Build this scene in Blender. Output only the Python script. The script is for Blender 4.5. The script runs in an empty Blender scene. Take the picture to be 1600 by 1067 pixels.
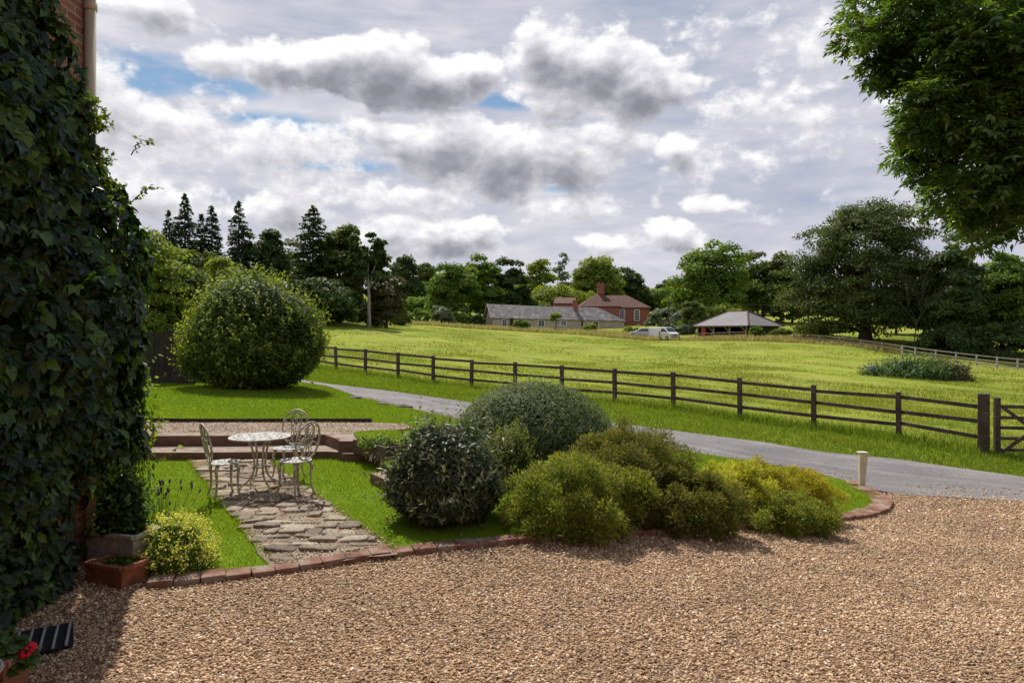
import bpy, math, random
import numpy as np
from mathutils import Vector, Matrix
from mathutils.geometry import delaunay_2d_cdt
R = math.radians
sc = bpy.context.scene
C = sc.collection
F = 1100.0; CZ = 2.2                      # focal length in photo pixels, eye height

# ------------------------------------------------------------------ camera
cd = bpy.data.cameras.new('camera'); cam = bpy.data.objects.new('camera', cd); C.objects.link(cam)
cam.location = (0, 0, CZ); cam.rotation_euler = (R(90), 0, 0)
cd.sensor_width = 36; cd.lens = 36 * F / 1600; cd.shift_y = -13.5 / 1600
cd.clip_start = .05; cd.clip_end = 6000
sc.camera = cam
sc.view_settings.view_transform = 'Standard'; sc.view_settings.look = 'None'
sc.view_settings.exposure = .15; sc.view_settings.gamma = 1; sc.view_settings.use_curve_mapping = False
sc.cycles.max_bounces = 6; sc.cycles.transparent_max_bounces = 4
sc.cycles.diffuse_bounces = 3; sc.cycles.transmission_bounces = 3; sc.cycles.glossy_bounces = 2
sc.cycles.caustics_reflective = False; sc.cycles.caustics_refractive = False

# ------------------------------------------------------------------ node helper
class NT:
    def __init__(s, nt): s.t = nt; s.n = nt.nodes; s.l = nt.links
    def new(s, typ, ins=None, **kw):
        n = s.n.new('ShaderNode' + typ)
        for k, v in kw.items(): setattr(n, k, v)
        for k, v in (ins or {}).items():
            sk = n.inputs[k]
            if isinstance(v, bpy.types.NodeSocket): s.l.new(v, sk)
            else:
                if sk.type == 'RGBA' and len(v) == 3: v = (*v, 1)
                sk.default_value = v
        return n
    def math(s, op, a, b=0.0, c=0.0, clamp=False):
        return s.new('Math', {0: a, 1: b, 2: c}, operation=op, use_clamp=clamp).outputs[0]
    def vm(s, op, a, b=(0, 0, 0)):
        n = s.new('VectorMath', {0: a, 1: b}, operation=op)
        return n.outputs['Value'] if op in ('LENGTH', 'DOT_PRODUCT', 'DISTANCE') else n.outputs[0]
    def noise(s, vec, scale, detail=4, rough=.55, out=0):
        return s.new('TexNoise', {'Vector': vec, 'Scale': scale, 'Detail': detail, 'Roughness': rough}).outputs[out]
    def ramp(s, fac, stops, interp='LINEAR'):
        n = s.new('ValToRGB', {0: fac}); cr = n.color_ramp; cr.interpolation = interp
        while len(cr.elements) < len(stops): cr.elements.new(.5)
        for e, (p, c) in zip(cr.elements, stops):
            e.position = p; e.color = (*c, 1) if len(c) == 3 else c
        return n.outputs[0]
    def mix(s, fac, a, b, mode='MIX'):
        return s.new('MixRGB', {0: fac, 1: a, 2: b}, blend_type=mode).outputs[0]
    def sstep(s, x, a, b):
        return s.new('MapRange', {0: x, 1: a, 2: b, 3: 0.0, 4: 1.0}, interpolation_type='SMOOTHSTEP').outputs[0]

# ------------------------------------------------------------------ sky and sun
SUN_EL, SUN_AZ = R(54), math.atan2(-.36, .93)
def uv_px(px, py):
    u = math.atan((px - 800) / F); return u, (520 - py) / F * math.cos(u)
w = bpy.data.worlds.new('World'); sc.world = w; w.use_nodes = True
g = bpy.data.node_groups.new('cloud_density', 'ShaderNodeTree')
g.interface.new_socket('v', in_out='INPUT', socket_type='NodeSocketVector')
g.interface.new_socket('d', in_out='OUTPUT', socket_type='NodeSocketFloat')
n = NT(g); gi = n.n.new('NodeGroupInput'); go = n.n.new('NodeGroupOutput')
vv = gi.outputs[0]
wn = n.vm('SUBTRACT', n.noise(vv, 7, 3, .6, 1), (.5, .5, .5))
wv = n.vm('MULTIPLY_ADD', wn, (.10, .06, 0)); wv.node.inputs[2].default_value = (0, 0, 0)
n.l.new(vv, wv.node.inputs[2])
acc = None
for px, py, a, b, amp in [(440, 92, 62, 42, 1.0), (520, 100, 100, 52, 1.2), (600, 110, 110, 62, 1.3), (680, 125, 95, 55, 1.3), (735, 120, 52, 40, .9),
                          (860, 85, 72, 58, 1.15), (925, 105, 100, 75, 1.35), (1000, 130, 85, 60, 1.25), (1055, 130, 40, 38, .8), (880, 150, 90, 32, .8),
                          (625, 205, 80, 30, .85), (690, 232, 110, 58, 1.2), (780, 250, 120, 62, 1.25), (870, 250, 90, 55, 1.1), (950, 215, 70, 32, .7),
                          (1055, 226, 40, 22, .75), (335, 78, 40, 24, .55), (155, 165, 75, 75, .7), (265, 175, 110, 42, .6), (420, 240, 190, 55, .45),
                          (690, 376, 100, 36, 1.05), (610, 360, 60, 30, .9), (740, 368, 52, 26, .9), (1050, 368, 62, 30, 1.05), (960, 382, 55, 15, .75), (1110, 318, 60, 18, .7),
                          (430, 335, 110, 28, .7), (235, 18, 80, 26, .75), (240, 300, 130, 34, .55), (610, 315, 200, 28, .4), (900, 320, 140, 28, .42),
                          (1350, 80, 120, 40, .08), (1240, 230, 120, 30, .06)]:
    u, v = uv_px(px, py)
    q = n.vm('MULTIPLY', n.vm('SUBTRACT', wv, (u, v, 0)), (F / a * .92, F / b * .92, 0))
    t = n.math('MULTIPLY_ADD', n.vm('LENGTH', q), -amp, amp)
    acc = t if acc is None else n.math('MAXIMUM', acc, t)
fb = n.noise(n.vm('MULTIPLY', vv, (1, 1.3, 0)), 14, 12, .60)
fb2 = n.noise(n.vm('MULTIPLY', vv, (1, 2.2, 0)), 4.5, 4, .5)
d = n.math('MULTIPLY_ADD', n.math('SUBTRACT', fb, .5), 1.75, n.math('MAXIMUM', acc, -.48))
fb3 = n.noise(n.vm('MULTIPLY', vv, (1, 1.2, 0)), 27, 8, .55)
d = n.math('MULTIPLY_ADD', n.math('SUBTRACT', fb2, .5), .7, d)
d = n.math('MULTIPLY_ADD', n.math('SUBTRACT', fb3, .5), .75, d)
n.l.new(d, go.inputs[0])

n = NT(w.node_tree); n.n.clear()
dirv = n.new('TexCoord').outputs['Generated']
sep = n.new('SeparateXYZ', {0: dirv}).outputs
az = n.math('ARCTAN2', sep[0], sep[1])
hy = n.math('SQRT', n.math('ADD', n.math('MULTIPLY', sep[0], sep[0]), n.math('MULTIPLY', sep[1], sep[1])))
el = n.math('DIVIDE', sep[2], n.math('MAXIMUM', hy, .15))
uv = n.new('CombineXYZ', {0: az, 1: el, 2: 0.0}).outputs[0]
def dens(off):
    gn = n.n.new('ShaderNodeGroup'); gn.node_tree = g
    n.l.new(n.vm('ADD', uv, (off[0], off[1], 0)), gn.inputs[0]); return gn.outputs[0]
d0, d1, d2 = dens((0, 0)), dens((-.003, .012)), dens((-.006, .030))
rel = n.math('SUBTRACT', d0, d1)                 # sunlit upper edges of the billows
core = n.math('ADD', n.math('MULTIPLY', d2, .62), n.math('MULTIPLY', d0, .38))
core = n.sstep(core, .05, 1.15)                    # the thick middle lets little light through
lit = n.math('MULTIPLY_ADD', rel, .60, n.math('MULTIPLY_ADD', core, -.68, .85), clamp=True)
ccol = n.ramp(lit, [(0, (.24, .24, .275)), (.25, (.33, .33, .375)), (.55, (.51, .505, .55)), (.8, (.73, .72, .76)), (1, (.93, .92, .93))])
calpha = n.sstep(d0, -.06, .30)
vn = n.noise(n.vm('MULTIPLY', uv, (1, 2.6, 0)), 3.2, 6, .55)
vn2 = n.noise(n.vm('MULTIPLY', uv, (1, 4.0, 0)), 8, 6, .6)
vmix = n.math('ADD', n.math('MULTIPLY', vn, .6), n.math('MULTIPLY', vn2, .4))
vmix = n.math('ADD', vmix, n.math('MULTIPLY', n.math('SUBTRACT', .22, el), .22))
vmix = n.math('ADD', vmix, n.math('MULTIPLY', n.math('ADD', az, .1), -.05))
veil = n.ramp(vmix, [(.32, (.36, .41, .53)), (.44, (.49, .505, .595)), (.54, (.62, .615, .68)), (.66, (.80, .79, .83))])
hole = None
for px, py, a, b in [(210, 118, 110, 45), (320, 130, 120, 30), (560, 262, 110, 12), (470, 258, 60, 12), (790, 160, 90, 18), (190, 195, 40, 20), (430, 190, 120, 18), (900, 295, 60, 8)]:
    u, v = uv_px(px, py)
    q = n.vm('MULTIPLY', n.vm('SUBTRACT', uv, (u, v, 0)), (F / a, F / b, 0))
    t = n.math('SUBTRACT', 1.0, n.vm('LENGTH', q))
    hole = t if hole is None else n.math('MAXIMUM', hole, t)
hole = n.sstep(n.math('MULTIPLY_ADD', n.math('SUBTRACT', vn2, .5), 2.4, hole), -.1, .75)
skyt = n.new('TexSky', sky_type='NISHITA', sun_disc=False, sun_elevation=SUN_EL, sun_rotation=SUN_AZ, air_density=1.0, dust_density=.6, ozone_density=1.5)
blue = n.mix(1.0, skyt.outputs[0], (.055, .072, .078), 'MULTIPLY')
col = n.mix(n.math('MULTIPLY', hole, .9), veil, blue)
col = n.mix(calpha, col, ccol)
bg = n.new('Background', {'Color': n.vm('SCALE', col), 'Strength': .1})
sc_node = bg.inputs['Color'].links[0].from_node; sc_node.inputs['Scale'].default_value = 10.0
out = n.new('OutputWorld'); n.l.new(bg.outputs[0], out.inputs[0])
w.cycles.sampling_method = 'MANUAL'; w.cycles.sample_map_resolution = 512

sd = bpy.data.lights.new('sun', 'SUN'); sun = bpy.data.objects.new('sun', sd); C.objects.link(sun)
sd.energy = 5.0; sd.angle = R(.53); sd.color = (1, .95, .86)
sv = Vector((math.sin(SUN_AZ) * math.cos(SUN_EL), math.cos(SUN_AZ) * math.cos(SUN_EL), math.sin(SUN_EL)))
sun.rotation_euler = sv.to_track_quat('Z', 'Y').to_euler(); sun.location = (0, 0, 60)

# ------------------------------------------------------------------ terrain: a thin plate through surveyed points
def P(px, py, Y): return ((px - 800) / F * Y, Y, CZ - (py - 520) / F * Y)
TC = [(-9, -8, .0), (-9, 2, 0), (-3, 3, 0), (0, 3, -.02), (3.5, 4.4, -.1), (8, 4, -.35), (14, 5, -.6), (0, -15, 0), (20, -12, -.6), (-25, -10, .2),
      (-3.12, 6, .0), (-1.25, 6.86, .0), (-.07, 7.24, .0), (2.3, 8.35, -.2), (4.58, 10.07, -.5), (6.1, 11.2, -.64), (6.4, 12.8, -.64),
      (-9, 12, .44), (-6, 12.5, .44), (-3.4, 12.6, .44), (-1.6, 11, .38), (.5, 10.2, .2), (1.8, 10.5, .0), (-7, 19, .5), (-12, 20, .55)]
TC += [P(*p) for p in [(515, 607, 23.4), (729, 630, 22), (710, 657, 17.7), (1034, 702, 15.5), (1210, 730, 14.4), (1285, 706, 16.5), (1600, 785, 11.6), (1600, 747, 13.6),
      (571, 586, 31.2), (737, 608, 27), (1052, 645.5, 20.8), (1271, 677, 18.2), (1404, 693, 16.9), (1537, 712, 15.8),
      (1440, 592, 45), (1410, 556, 78), (1600, 578, 72), (1250, 540, 88), (1360, 532, 95), (770, 513, 132), (985, 522, 118), (1038, 531, 112), (1150, 527, 105),
      (525, 504, 105), (640, 508, 110), (900, 550, 62), (1200, 565, 58), (650, 535, 62), (1000, 600, 31), (1250, 625, 27),
      (1230, 497, 170), (1450, 500, 160), (640, 462, 220), (300, 470, 90)]]
TC += [(-200, 60, 8), (-300, 300, 18), (0, 400, 17), (300, 400, 16), (200, 40, -2), (250, 150, 8), (-80, -60, 0), (80, -80, -2), (-700, 900, 22), (0, 1200, 20),
       (800, 900, 20), (-900, 0, 10), (900, 0, 0), (-60, 40, 2.5), (60, 30, -2)]
TC = np.array(TC); TS = 50.0
def _phi(r2): return .5 * r2 * np.log(r2 + 1e-9)
_A = TC[:, :2] / TS; _n = len(TC)
_K = _phi(((_A[:, None] - _A[None]) ** 2).sum(-1)) + np.eye(_n) * 2e-5
_Pm = np.c_[np.ones(_n), _A]
_W = np.linalg.solve(np.block([[_K, _Pm], [_Pm.T, np.zeros((3, 3))]]), np.r_[TC[:, 2], 0, 0, 0])
def H(x, y):
    x = np.asarray(x, float); y = np.asarray(y, float)
    q = np.stack([x.ravel(), y.ravel()], -1) / TS; o = np.empty(len(q))
    for i in range(0, len(q), 60000):
        p = q[i:i + 60000]
        o[i:i + 60000] = _phi(((p[:, None] - _A[None]) ** 2).sum(-1)) @ _W[:_n] + _W[_n] + p @ _W[-2:]
    return o.reshape(x.shape)
def h1(x, y): return float(H(np.array([x]), np.array([y]))[0])
def G(px, py):
    ys = np.r_[np.linspace(3, 40, 2500), np.linspace(40, 300, 2500)]
    X = (px - 800) / F * ys; z = CZ - (py - 520) / F * ys
    gt = H(X, ys) > z; i = int(np.argmax(gt)) if gt.any() else -1
    return (float(X[i]), float(ys[i]), float(z[i]))
def zpat(x, y): return .05 + .018 * (np.asarray(y) - 6.6) + 0 * np.asarray(x)

# ------------------------------------------------------------------ mesh helpers
rng = np.random.default_rng(7); random.seed(7)
def raw_mesh(name, V, Fc, attrs=None, smooth=True):
    V = np.asarray(V, np.float32); Fc = np.asarray(Fc, np.int32)
    me = bpy.data.meshes.new(name); me.vertices.add(len(V)); me.vertices.foreach_set('co', V.ravel())
    nf, k = Fc.shape
    me.loops.add(nf * k); me.loops.foreach_set('vertex_index', Fc.ravel())
    me.polygons.add(nf); me.polygons.foreach_set('loop_start', np.arange(0, nf * k, k, dtype=np.int32))
    for an, av in (attrs or {}).items():
        a = me.attributes.new(an, 'FLOAT', 'POINT'); a.data.foreach_set('value', np.asarray(av, np.float32))
    me.update(calc_edges=True)
    if not smooth: me.polygons.foreach_set('use_smooth', np.zeros(nf, bool))
    return me
def tag(o, label=None, cat=None, group=None, kind=None):
    if label: o['label'] = label
    if cat: o['category'] = cat
    if group: o['group'] = group
    if kind: o['kind'] = kind
    return o
def root_loc(o):
    v = Vector((0, 0, 0))
    while o: v = v + o.location; o = o.parent
    return v
def link(name, me, mats, parent=None, loc=None):
    o = bpy.data.objects.new(name, me); C.objects.link(o)
    for m in (mats if isinstance(mats, (list, tuple)) else [mats]): me.materials.append(m)
    if parent: o.parent = parent
    if loc is not None: o.location = loc
    return o
def thing(name, label, cat, loc=(0, 0, 0), rz=0, group=None, kind=None):
    o = bpy.data.objects.new(name, None); C.objects.link(o); o.empty_display_size = .2
    o.location = loc; o.rotation_euler = (0, 0, rz)
    return tag(o, label, cat, group, kind)
def copy_tree(o, parent=None):
    c = o.copy(); C.objects.link(c)
    if parent: c.parent = parent
    for ch in [x for x in bpy.data.objects if x.parent == o]: copy_tree(ch, c)
    return c
class MB:
    def __init__(s): s.v = []; s.f = []
    def add(s, vs, fs):
        b = len(s.v); s.v += [tuple(v) for v in vs]; s.f += [tuple(i + b for i in f) for f in fs]; return s
    def box(s, c, sz, rz=0, M=None, taper=1.0):
        hx, hy, hz = sz[0] / 2, sz[1] / 2, sz[2] / 2; vs = []
        for z in (-1, 1):
            k = taper if z < 0 else 1
            for x, y in ((-1, -1), (1, -1), (1, 1), (-1, 1)): vs.append(Vector((x * hx * k, y * hy * k, z * hz)))
        Mx = M if M is not None else Matrix.Rotation(rz, 4, 'Z')
        vs = [Mx @ v + Vector(c) for v in vs]
        return s.add(vs, [(3, 2, 1, 0), (4, 5, 6, 7), (0, 1, 5, 4), (1, 2, 6, 5), (2, 3, 7, 6), (3, 0, 4, 7)])
    def bar(s, a, b, wd, ht, up=(0, 0, 1)):
        a = Vector(a); b = Vector(b); d = (b - a); L = d.length; d.normalize()
        sd = d.cross(Vector(up)).normalized(); u = sd.cross(d)
        vs = []
        for p in (a, b):
            for x, z in ((-1, -1), (1, -1), (1, 1), (-1, 1)): vs.append(p + sd * (x * wd / 2) + u * (z * ht / 2))
        return s.add(vs, [(3, 2, 1, 0), (4, 5, 6, 7), (0, 1, 5, 4), (1, 2, 6, 5), (2, 3, 7, 6), (3, 0, 4, 7)])
    def tube(s, pts, rad, n=8, closed=False):
        pts = [Vector(p) for p in pts]; m = len(pts)
        rad = rad if isinstance(rad, (list, tuple, np.ndarray)) else [rad] * m
        vs = []; pu = None
        for i, p in enumerate(pts):
            if closed: d = pts[(i + 1) % m] - pts[i - 1]
            else: d = pts[min(i + 1, m - 1)] - pts[max(i - 1, 0)]
            d.normalize()
            if pu is None: pu = d.orthogonal().normalized()
            pu = (pu - d * pu.dot(d))
            pu = pu.normalized() if pu.length > 1e-6 else d.orthogonal().normalized()
            q = d.cross(pu)
            for k in range(n):
                a = 2 * math.pi * k / n; vs.append(p + (pu * math.cos(a) + q * math.sin(a)) * float(rad[i]))
        fs = []
        for i in range(m if closed else m - 1):
            j = (i + 1) % m
            for k in range(n): fs.append((i * n + k, i * n + (k + 1) % n, j * n + (k + 1) % n, j * n + k))
        if not closed: fs += [tuple(range(n - 1, -1, -1)), tuple(range((m - 1) * n, m * n))]
        return s.add(vs, fs)
    def prism(s, poly, z0, z1):
        n = len(poly)
        a = sum(poly[i][0] * poly[(i + 1) % n][1] - poly[(i + 1) % n][0] * poly[i][1] for i in range(n))
        if a < 0: poly = poly[::-1]
        f0 = z0 if callable(z0) else (lambda x, y: z0); f1 = z1 if callable(z1) else (lambda x, y: z1)
        vs = [(x, y, f0(x, y)) for x, y in poly] + [(x, y, f1(x, y)) for x, y in poly]
        return s.add(vs, [tuple(range(n - 1, -1, -1)), tuple(range(n, 2 * n))] + [(i, (i + 1) % n, n + (i + 1) % n, n + i) for i in range(n)])
    def lathe(s, prof, c=(0, 0, 0), n=24):
        vs = []
        for r, z in prof:
            for k in range(n): vs.append((c[0] + r * math.cos(2 * math.pi * k / n), c[1] + r * math.sin(2 * math.pi * k / n), c[2] + z))
        fs = [(i * n + k, i * n + (k + 1) % n, (i + 1) * n + (k + 1) % n, (i + 1) * n + k) for i in range(len(prof) - 1) for k in range(n)]
        return s.add(vs, fs)
    def build(s, name, mat, parent=None, base=None, bevel=0, smooth=False):
        off = root_loc(parent) if parent else Vector(base or (0, 0, 0))
        me = bpy.data.meshes.new(name); me.from_pydata([tuple(Vector(v) - off) for v in s.v], [], s.f); me.update()
        me.polygons.foreach_set('use_smooth', np.full(len(me.polygons), bool(smooth)))
        o = link(name, me, mat, parent, None if parent else off)
        if bevel:
            b = o.modifiers.new('bevel', 'BEVEL'); b.width = bevel; b.segments = 2; b.limit_method = 'ANGLE'
        return o
    def local(s, name, mat, parent, bevel=0, smooth=False):
        me = bpy.data.meshes.new(name); me.from_pydata([tuple(v) for v in s.v], [], s.f); me.update()
        me.polygons.foreach_set('use_smooth', np.full(len(me.polygons), bool(smooth)))
        o = link(name, me, mat, parent)
        if bevel:
            b = o.modifiers.new('bevel', 'BEVEL'); b.width = bevel; b.segments = 2; b.limit_method = 'ANGLE'
        return o
def inpoly(x, y, poly):
    r = np.zeros(x.shape, bool); n = len(poly); j = n - 1
    for i in range(n):
        xi, yi = poly[i]; xj, yj = poly[j]
        if yi != yj: r ^= ((yi > y) != (yj > y)) & (x < (xj - xi) * (y - yi) / (yj - yi) + xi)
        j = i
    return r
def densify(poly, step):
    o = []
    for i in range(len(poly)):
        a = np.array(poly[i]); b = np.array(poly[(i + 1) % len(poly)]); k = max(1, int(np.hypot(*(b - a)) / step))
        for t in range(k): o.append(tuple(a + (b - a) * t / k))
    return o
def sheet(name, poly, res, mat, hf=H, zoff=0.0, wob=0.0, **tg):
    bp = densify([p[:2] for p in poly], res)
    if wob:
        q = np.array(bp); bp = [tuple(p) for p in q + rng.normal(0, wob, q.shape)]
    a = np.array(bp); lo = a.min(0); hi = a.max(0)
    gx, gy = np.meshgrid(np.arange(lo[0], hi[0], res), np.arange(lo[1], hi[1], res))
    gx = gx + rng.uniform(-.2, .2, gx.shape) * res; gy = gy + rng.uniform(-.2, .2, gy.shape) * res
    k = inpoly(gx, gy, bp); pts = bp + list(zip(gx[k], gy[k])); nb = len(bp)
    vs, _, fs, *_ = delaunay_2d_cdt([Vector(p) for p in pts], [(i, (i + 1) % nb) for i in range(nb)], [], 1, 1e-5)
    vs = np.array([tuple(v) for v in vs]); z = hf(vs[:, 0], vs[:, 1]) + zoff
    fs = [tuple(f) if ((vs[f[1]] - vs[f[0]])[0] * (vs[f[2]] - vs[f[0]])[1] - (vs[f[1]] - vs[f[0]])[1] * (vs[f[2]] - vs[f[0]])[0]) > 0 else tuple(f[::-1]) for f in fs]
    o = link(name, raw_mesh(name, np.c_[vs, z], np.array(fs)), mat)
    return tag(o, **tg)

# leaf templates: (verts (x across, y along, z off the leaf), faces)
DIA = (np.array([(0, 0, 0), (.30, .45, .07), (0, 1, -.06), (-.30, .45, .07)]), np.array([(0, 1, 2, 3)]))
WIDE = (np.array([(0, -.1, 0), (.48, .35, .08), (.05, 1, -.05), (-.44, .5, .06)]), np.array([(0, 1, 2, 3)]))
ASHL = (np.array([(0, 0, 0), (.19, .4, .06), (0, 1, -.08), (-.19, .4, .06)]), np.array([(0, 1, 2, 3)]))
FEA = (np.array([(0, 0, 0), (.16, .35, .05), (0, 1, -.03), (-.16, .35, .05)]), np.array([(0, 1, 2, 3)]))
NEED = (np.array([(-.09, 0, 0), (.09, 0, 0), (.06, .6, .05), (0, 1, 0)]), np.array([(0, 1, 2, 3)]))
OVA = (np.array([(0, 0, 0), (.20, .16, .06), (.31, .42, .09), (.17, .75, .05), (0, 1, -.09), (-.17, .75, .05), (-.31, .42, .09), (-.20, .16, .06), (0, .42, 0), (0, .75, -.03)]),
       np.array([(0, 1, 2, 8), (8, 2, 3, 9), (9, 3, 4, 4), (0, 8, 6, 7), (8, 9, 5, 6), (9, 4, 4, 5)]))
OVA = (OVA[0], np.array([(0, 1, 8), (1, 2, 8), (8, 2, 3), (8, 3, 9), (9, 3, 4), (0, 8, 7), (7, 8, 6), (8, 5, 6), (8, 9, 5), (9, 4, 5)]))
def unit(v): return v / np.maximum(np.linalg.norm(v, axis=-1, keepdims=True), 1e-9)
def leaf_mesh(name, pos, nrm, dirs, size, tint, tpl=DIA):
    T, Fc = tpl; N = len(pos)
    nrm = unit(nrm); ty = unit(dirs - nrm * (dirs * nrm).sum(-1, keepdims=True)); tx = np.cross(ty, nrm)
    s = np.broadcast_to(np.asarray(size, float), (N,))[:, None, None]
    V = pos[:, None, :] + s * (T[None, :, 0:1] * tx[:, None] + T[None, :, 1:2] * ty[:, None] + T[None, :, 2:3] * nrm[:, None])
    k = len(T); FF = (Fc[None] + (np.arange(N) * k)[:, None, None]).reshape(-1, Fc.shape[1])
    return raw_mesh(name, V.reshape(-1, 3), FF, {'tint': np.repeat(tint, k)})
def rdir(n): return unit(rng.normal(size=(n, 3)))

# ------------------------------------------------------------------ materials
def mat(name):
    m = bpy.data.materials.new(name); m.use_nodes = True; m.node_tree.nodes.clear(); return m, NT(m.node_tree)
def finish(n, col, rough=.8, spec=.3, bump=None, bstr=.5, bdist=.02, metal=0.0):
    ins = {'Base Color': col, 'Roughness': rough, 'Specular IOR Level': spec, 'Metallic': metal}
    p = n.new('BsdfPrincipled', ins)
    if bump is not None:
        b = n.new('Bump', {'Height': bump, 'Strength': bstr, 'Distance': bdist}); n.l.new(b.outputs[0], p.inputs['Normal'])
    o = n.new('OutputMaterial'); n.l.new(p.outputs[0], o.inputs[0]); return p
def pos(n): return n.new('NewGeometry').outputs['Position']
def leafmat(name, c0, c1, c2, trans=.35, rough=.5, spec=.35, tcol=None):
    m, n = mat(name)
    t = n.new('Attribute', attribute_name='tint').outputs['Fac']
    col = n.ramp(t, [(.05, c0), (.5, c1), (.95, c2)])
    p = n.new('BsdfPrincipled', {'Base Color': col, 'Roughness': rough, 'Specular IOR Level': spec})
    tr = n.new('BsdfTranslucent', {'Color': n.mix(1.0, col, tcol or (1.5, 1.45, .55), 'MULTIPLY')})
    mx = n.new('MixShader', {0: trans, 1: p.outputs[0], 2: tr.outputs[0]})
    o = n.new('OutputMaterial'); n.l.new(mx.outputs[0], o.inputs[0]); return m
def flat(name, c, rough=.6, spec=.3, var=.15, scale=6, metal=0.0, bump=.0):
    m, n = mat(name); ps = pos(n); f = n.noise(ps, scale, 5, .6)
    col = n.ramp(f, [(.3, tuple(x * (1 - var) for x in c)), (.7, tuple(min(1, x * (1 + var)) for x in c))])
    finish(n, col, rough, spec, f if bump else None, bump, .01, metal); return m
def brick_uv(n):
    ge = n.new('NewGeometry'); N = ge.outputs['True Normal']; ps = ge.outputs['Position']
    T = n.vm('NORMALIZE', n.vm('CROSS_PRODUCT', N, (0, 0, 1)))
    sp = n.new('SeparateXYZ', {0: ps}).outputs; sn = n.new('SeparateXYZ', {0: N}).outputs
    top = n.math('GREATER_THAN', n.math('ABSOLUTE', sn[2]), .95)
    u = n.vm('DOT_PRODUCT', ps, T)
    a = n.new('CombineXYZ', {0: u, 1: sp[2], 2: 0.0}).outputs[0]
    b = n.new('CombineXYZ', {0: sp[0], 1: sp[1], 2: 0.0}).outputs[0]
    return n.mix(top, a, b), ps, top
def brickmat(name, c1, c2, mortar, bw=.225, rh=.075, ms=.01, dirt=(.1, .1, .08), amt=.4, bs=.5, topcol=None):
    m, n = mat(name); v, ps, top = brick_uv(n)
    b = n.new('TexBrick', {'Vector': v, 'Color1': c1, 'Color2': c2, 'Mortar': mortar, 'Scale': 1.0, 'Mortar Size': ms, 'Brick Width': bw, 'Row Height': rh, 'Bias': 0.0})
    nz = n.noise(ps, 2.2, 6, .65); nz2 = n.noise(ps, 30, 4, .6)
    col = n.mix(n.math('MULTIPLY', n.sstep(nz, .45, .7), amt), b.outputs[0], dirt)
    col = n.mix(.35, col, n.mix(1.0, col, n.ramp(nz2, [(.3, (.5, .5, .5)), (.7, (1.4, 1.4, 1.4))]), 'MULTIPLY'))
    if topcol: col = n.mix(n.math('MULTIPLY', top, n.sstep(n.noise(ps, 5, 5, .6), .3, .55)), col, topcol)
    hgt = n.math('SUBTRACT', nz2, n.math('MULTIPLY', b.outputs['Fac'], 1.5))
    finish(n, col, .9, .15, hgt, bs, .012); return m

def grassmat(name, stops, s1=.35, s2=3.5, bstr=.6, extra=None):
    m, n = mat(name); ps = pos(n)
    a = n.noise(ps, s1, 5, .6); b = n.noise(ps, s2, 6, .65); c = n.noise(ps, 40, 3, .7)
    f = n.math('ADD', n.math('MULTIPLY', a, .45), n.math('ADD', n.math('MULTIPLY', b, .35), n.math('MULTIPLY', c, .2)))
    col = n.ramp(f, stops)
    if extra:
        e, th = extra; k = n.sstep(n.noise(n.vm('MULTIPLY', ps, (.06, .05, 0)), 1.6, 6, .6), th, th + .14)
        k = n.math('MULTIPLY', k, n.sstep(b, .35, .6)); col = n.mix(n.math('MULTIPLY', k, .6), col, e); k2 = n.sstep(n.noise(n.vm('MULTIPLY', ps, (.10, .16, 0)), 2.2, 5, .65), .56, .66); col = n.mix(n.math('MULTIPLY', k2, .5), col, (.085, .135, .02))
    finish(n, col, .95, .05, n.math('ADD', b, c), bstr, .06); return m

M = {}
M['field'] = grassmat('field_grass', [(.32, (.115, .15, .02)), (.47, (.20, .24, .032)), (.58, (.28, .31, .048)), (.7, (.37, .355, .10))], .10, .9, .5, ((.30, .235, .09), .49))
M['lawn'] = grassmat('lawn_grass', [(.3, (.08, .14, .009)), (.5, (.145, .225, .014)), (.7, (.21, .29, .028))], .6, 6, .6)
M['blade'] = leafmat('grass_blade', (.08, .145, .009), (.175, .255, .018), (.28, .35, .045), .48, .55, .2, (1.3, 1.3, .5))
M['verge'] = leafmat('verge_blade', (.085, .14, .012), (.175, .245, .026), (.28, .33, .06), .45, .6, .2, (1.25, 1.25, .5))
M['fieldblade'] = leafmat('field_blade', (.13, .17, .022), (.225, .265, .035), (.36, .36, .10), .4, .65, .15, (1.2, 1.2, .5))
M['hay'] = leafmat('hay_blade', (.15, .20, .035), (.33, .31, .11), (.62, .52, .30), .5, .7, .15, (1.1, 1.0, .7))
# gravel floor beneath the loose stones
m, n = mat('gravel_floor'); ps = pos(n)
vo = n.new('TexVoronoi', {'Vector': n.vm('ADD', ps, n.vm('SCALE', n.noise(ps, 30, 2, .5, 1))), 'Scale': 42.0, 'Randomness': 1.0})
n.n[vo.inputs['Vector'].links[0].from_node.inputs[1].links[0].from_node.name].inputs['Scale'].default_value = .02
cellc = n.new('SeparateColor', {0: vo.outputs['Color']}).outputs[0]
big = n.noise(ps, .8, 5, .6)
col = n.ramp(cellc, [(0, (.10, .058, .034)), (.3, (.22, .13, .078)), (.6, (.32, .20, .12)), (.85, (.40, .27, .165)), (1, (.52, .41, .30))])
col = n.mix(.35, col, n.mix(1.0, col, n.ramp(big, [(.3, (.62, .60, .58)), (.7, (1.3, 1.28, 1.25))]), 'MULTIPLY'))
finish(n, col, .85, .2, n.math('MULTIPLY', vo.outputs['Distance'], -1.0), 1.0, .03); M['gravel'] = m
m, n = mat('pebble'); t = n.new('Attribute', attribute_name='tint').outputs['Fac']; ps = pos(n)
col = n.ramp(t, [(0, (.145, .082, .045)), (.25, (.35, .215, .118)), (.5, (.51, .34, .192)), (.75, (.63, .445, .27)), (.92, (.76, .60, .44)), (1, (.80, .74, .65))])
big = n.noise(ps, .8, 5, .6)
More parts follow.
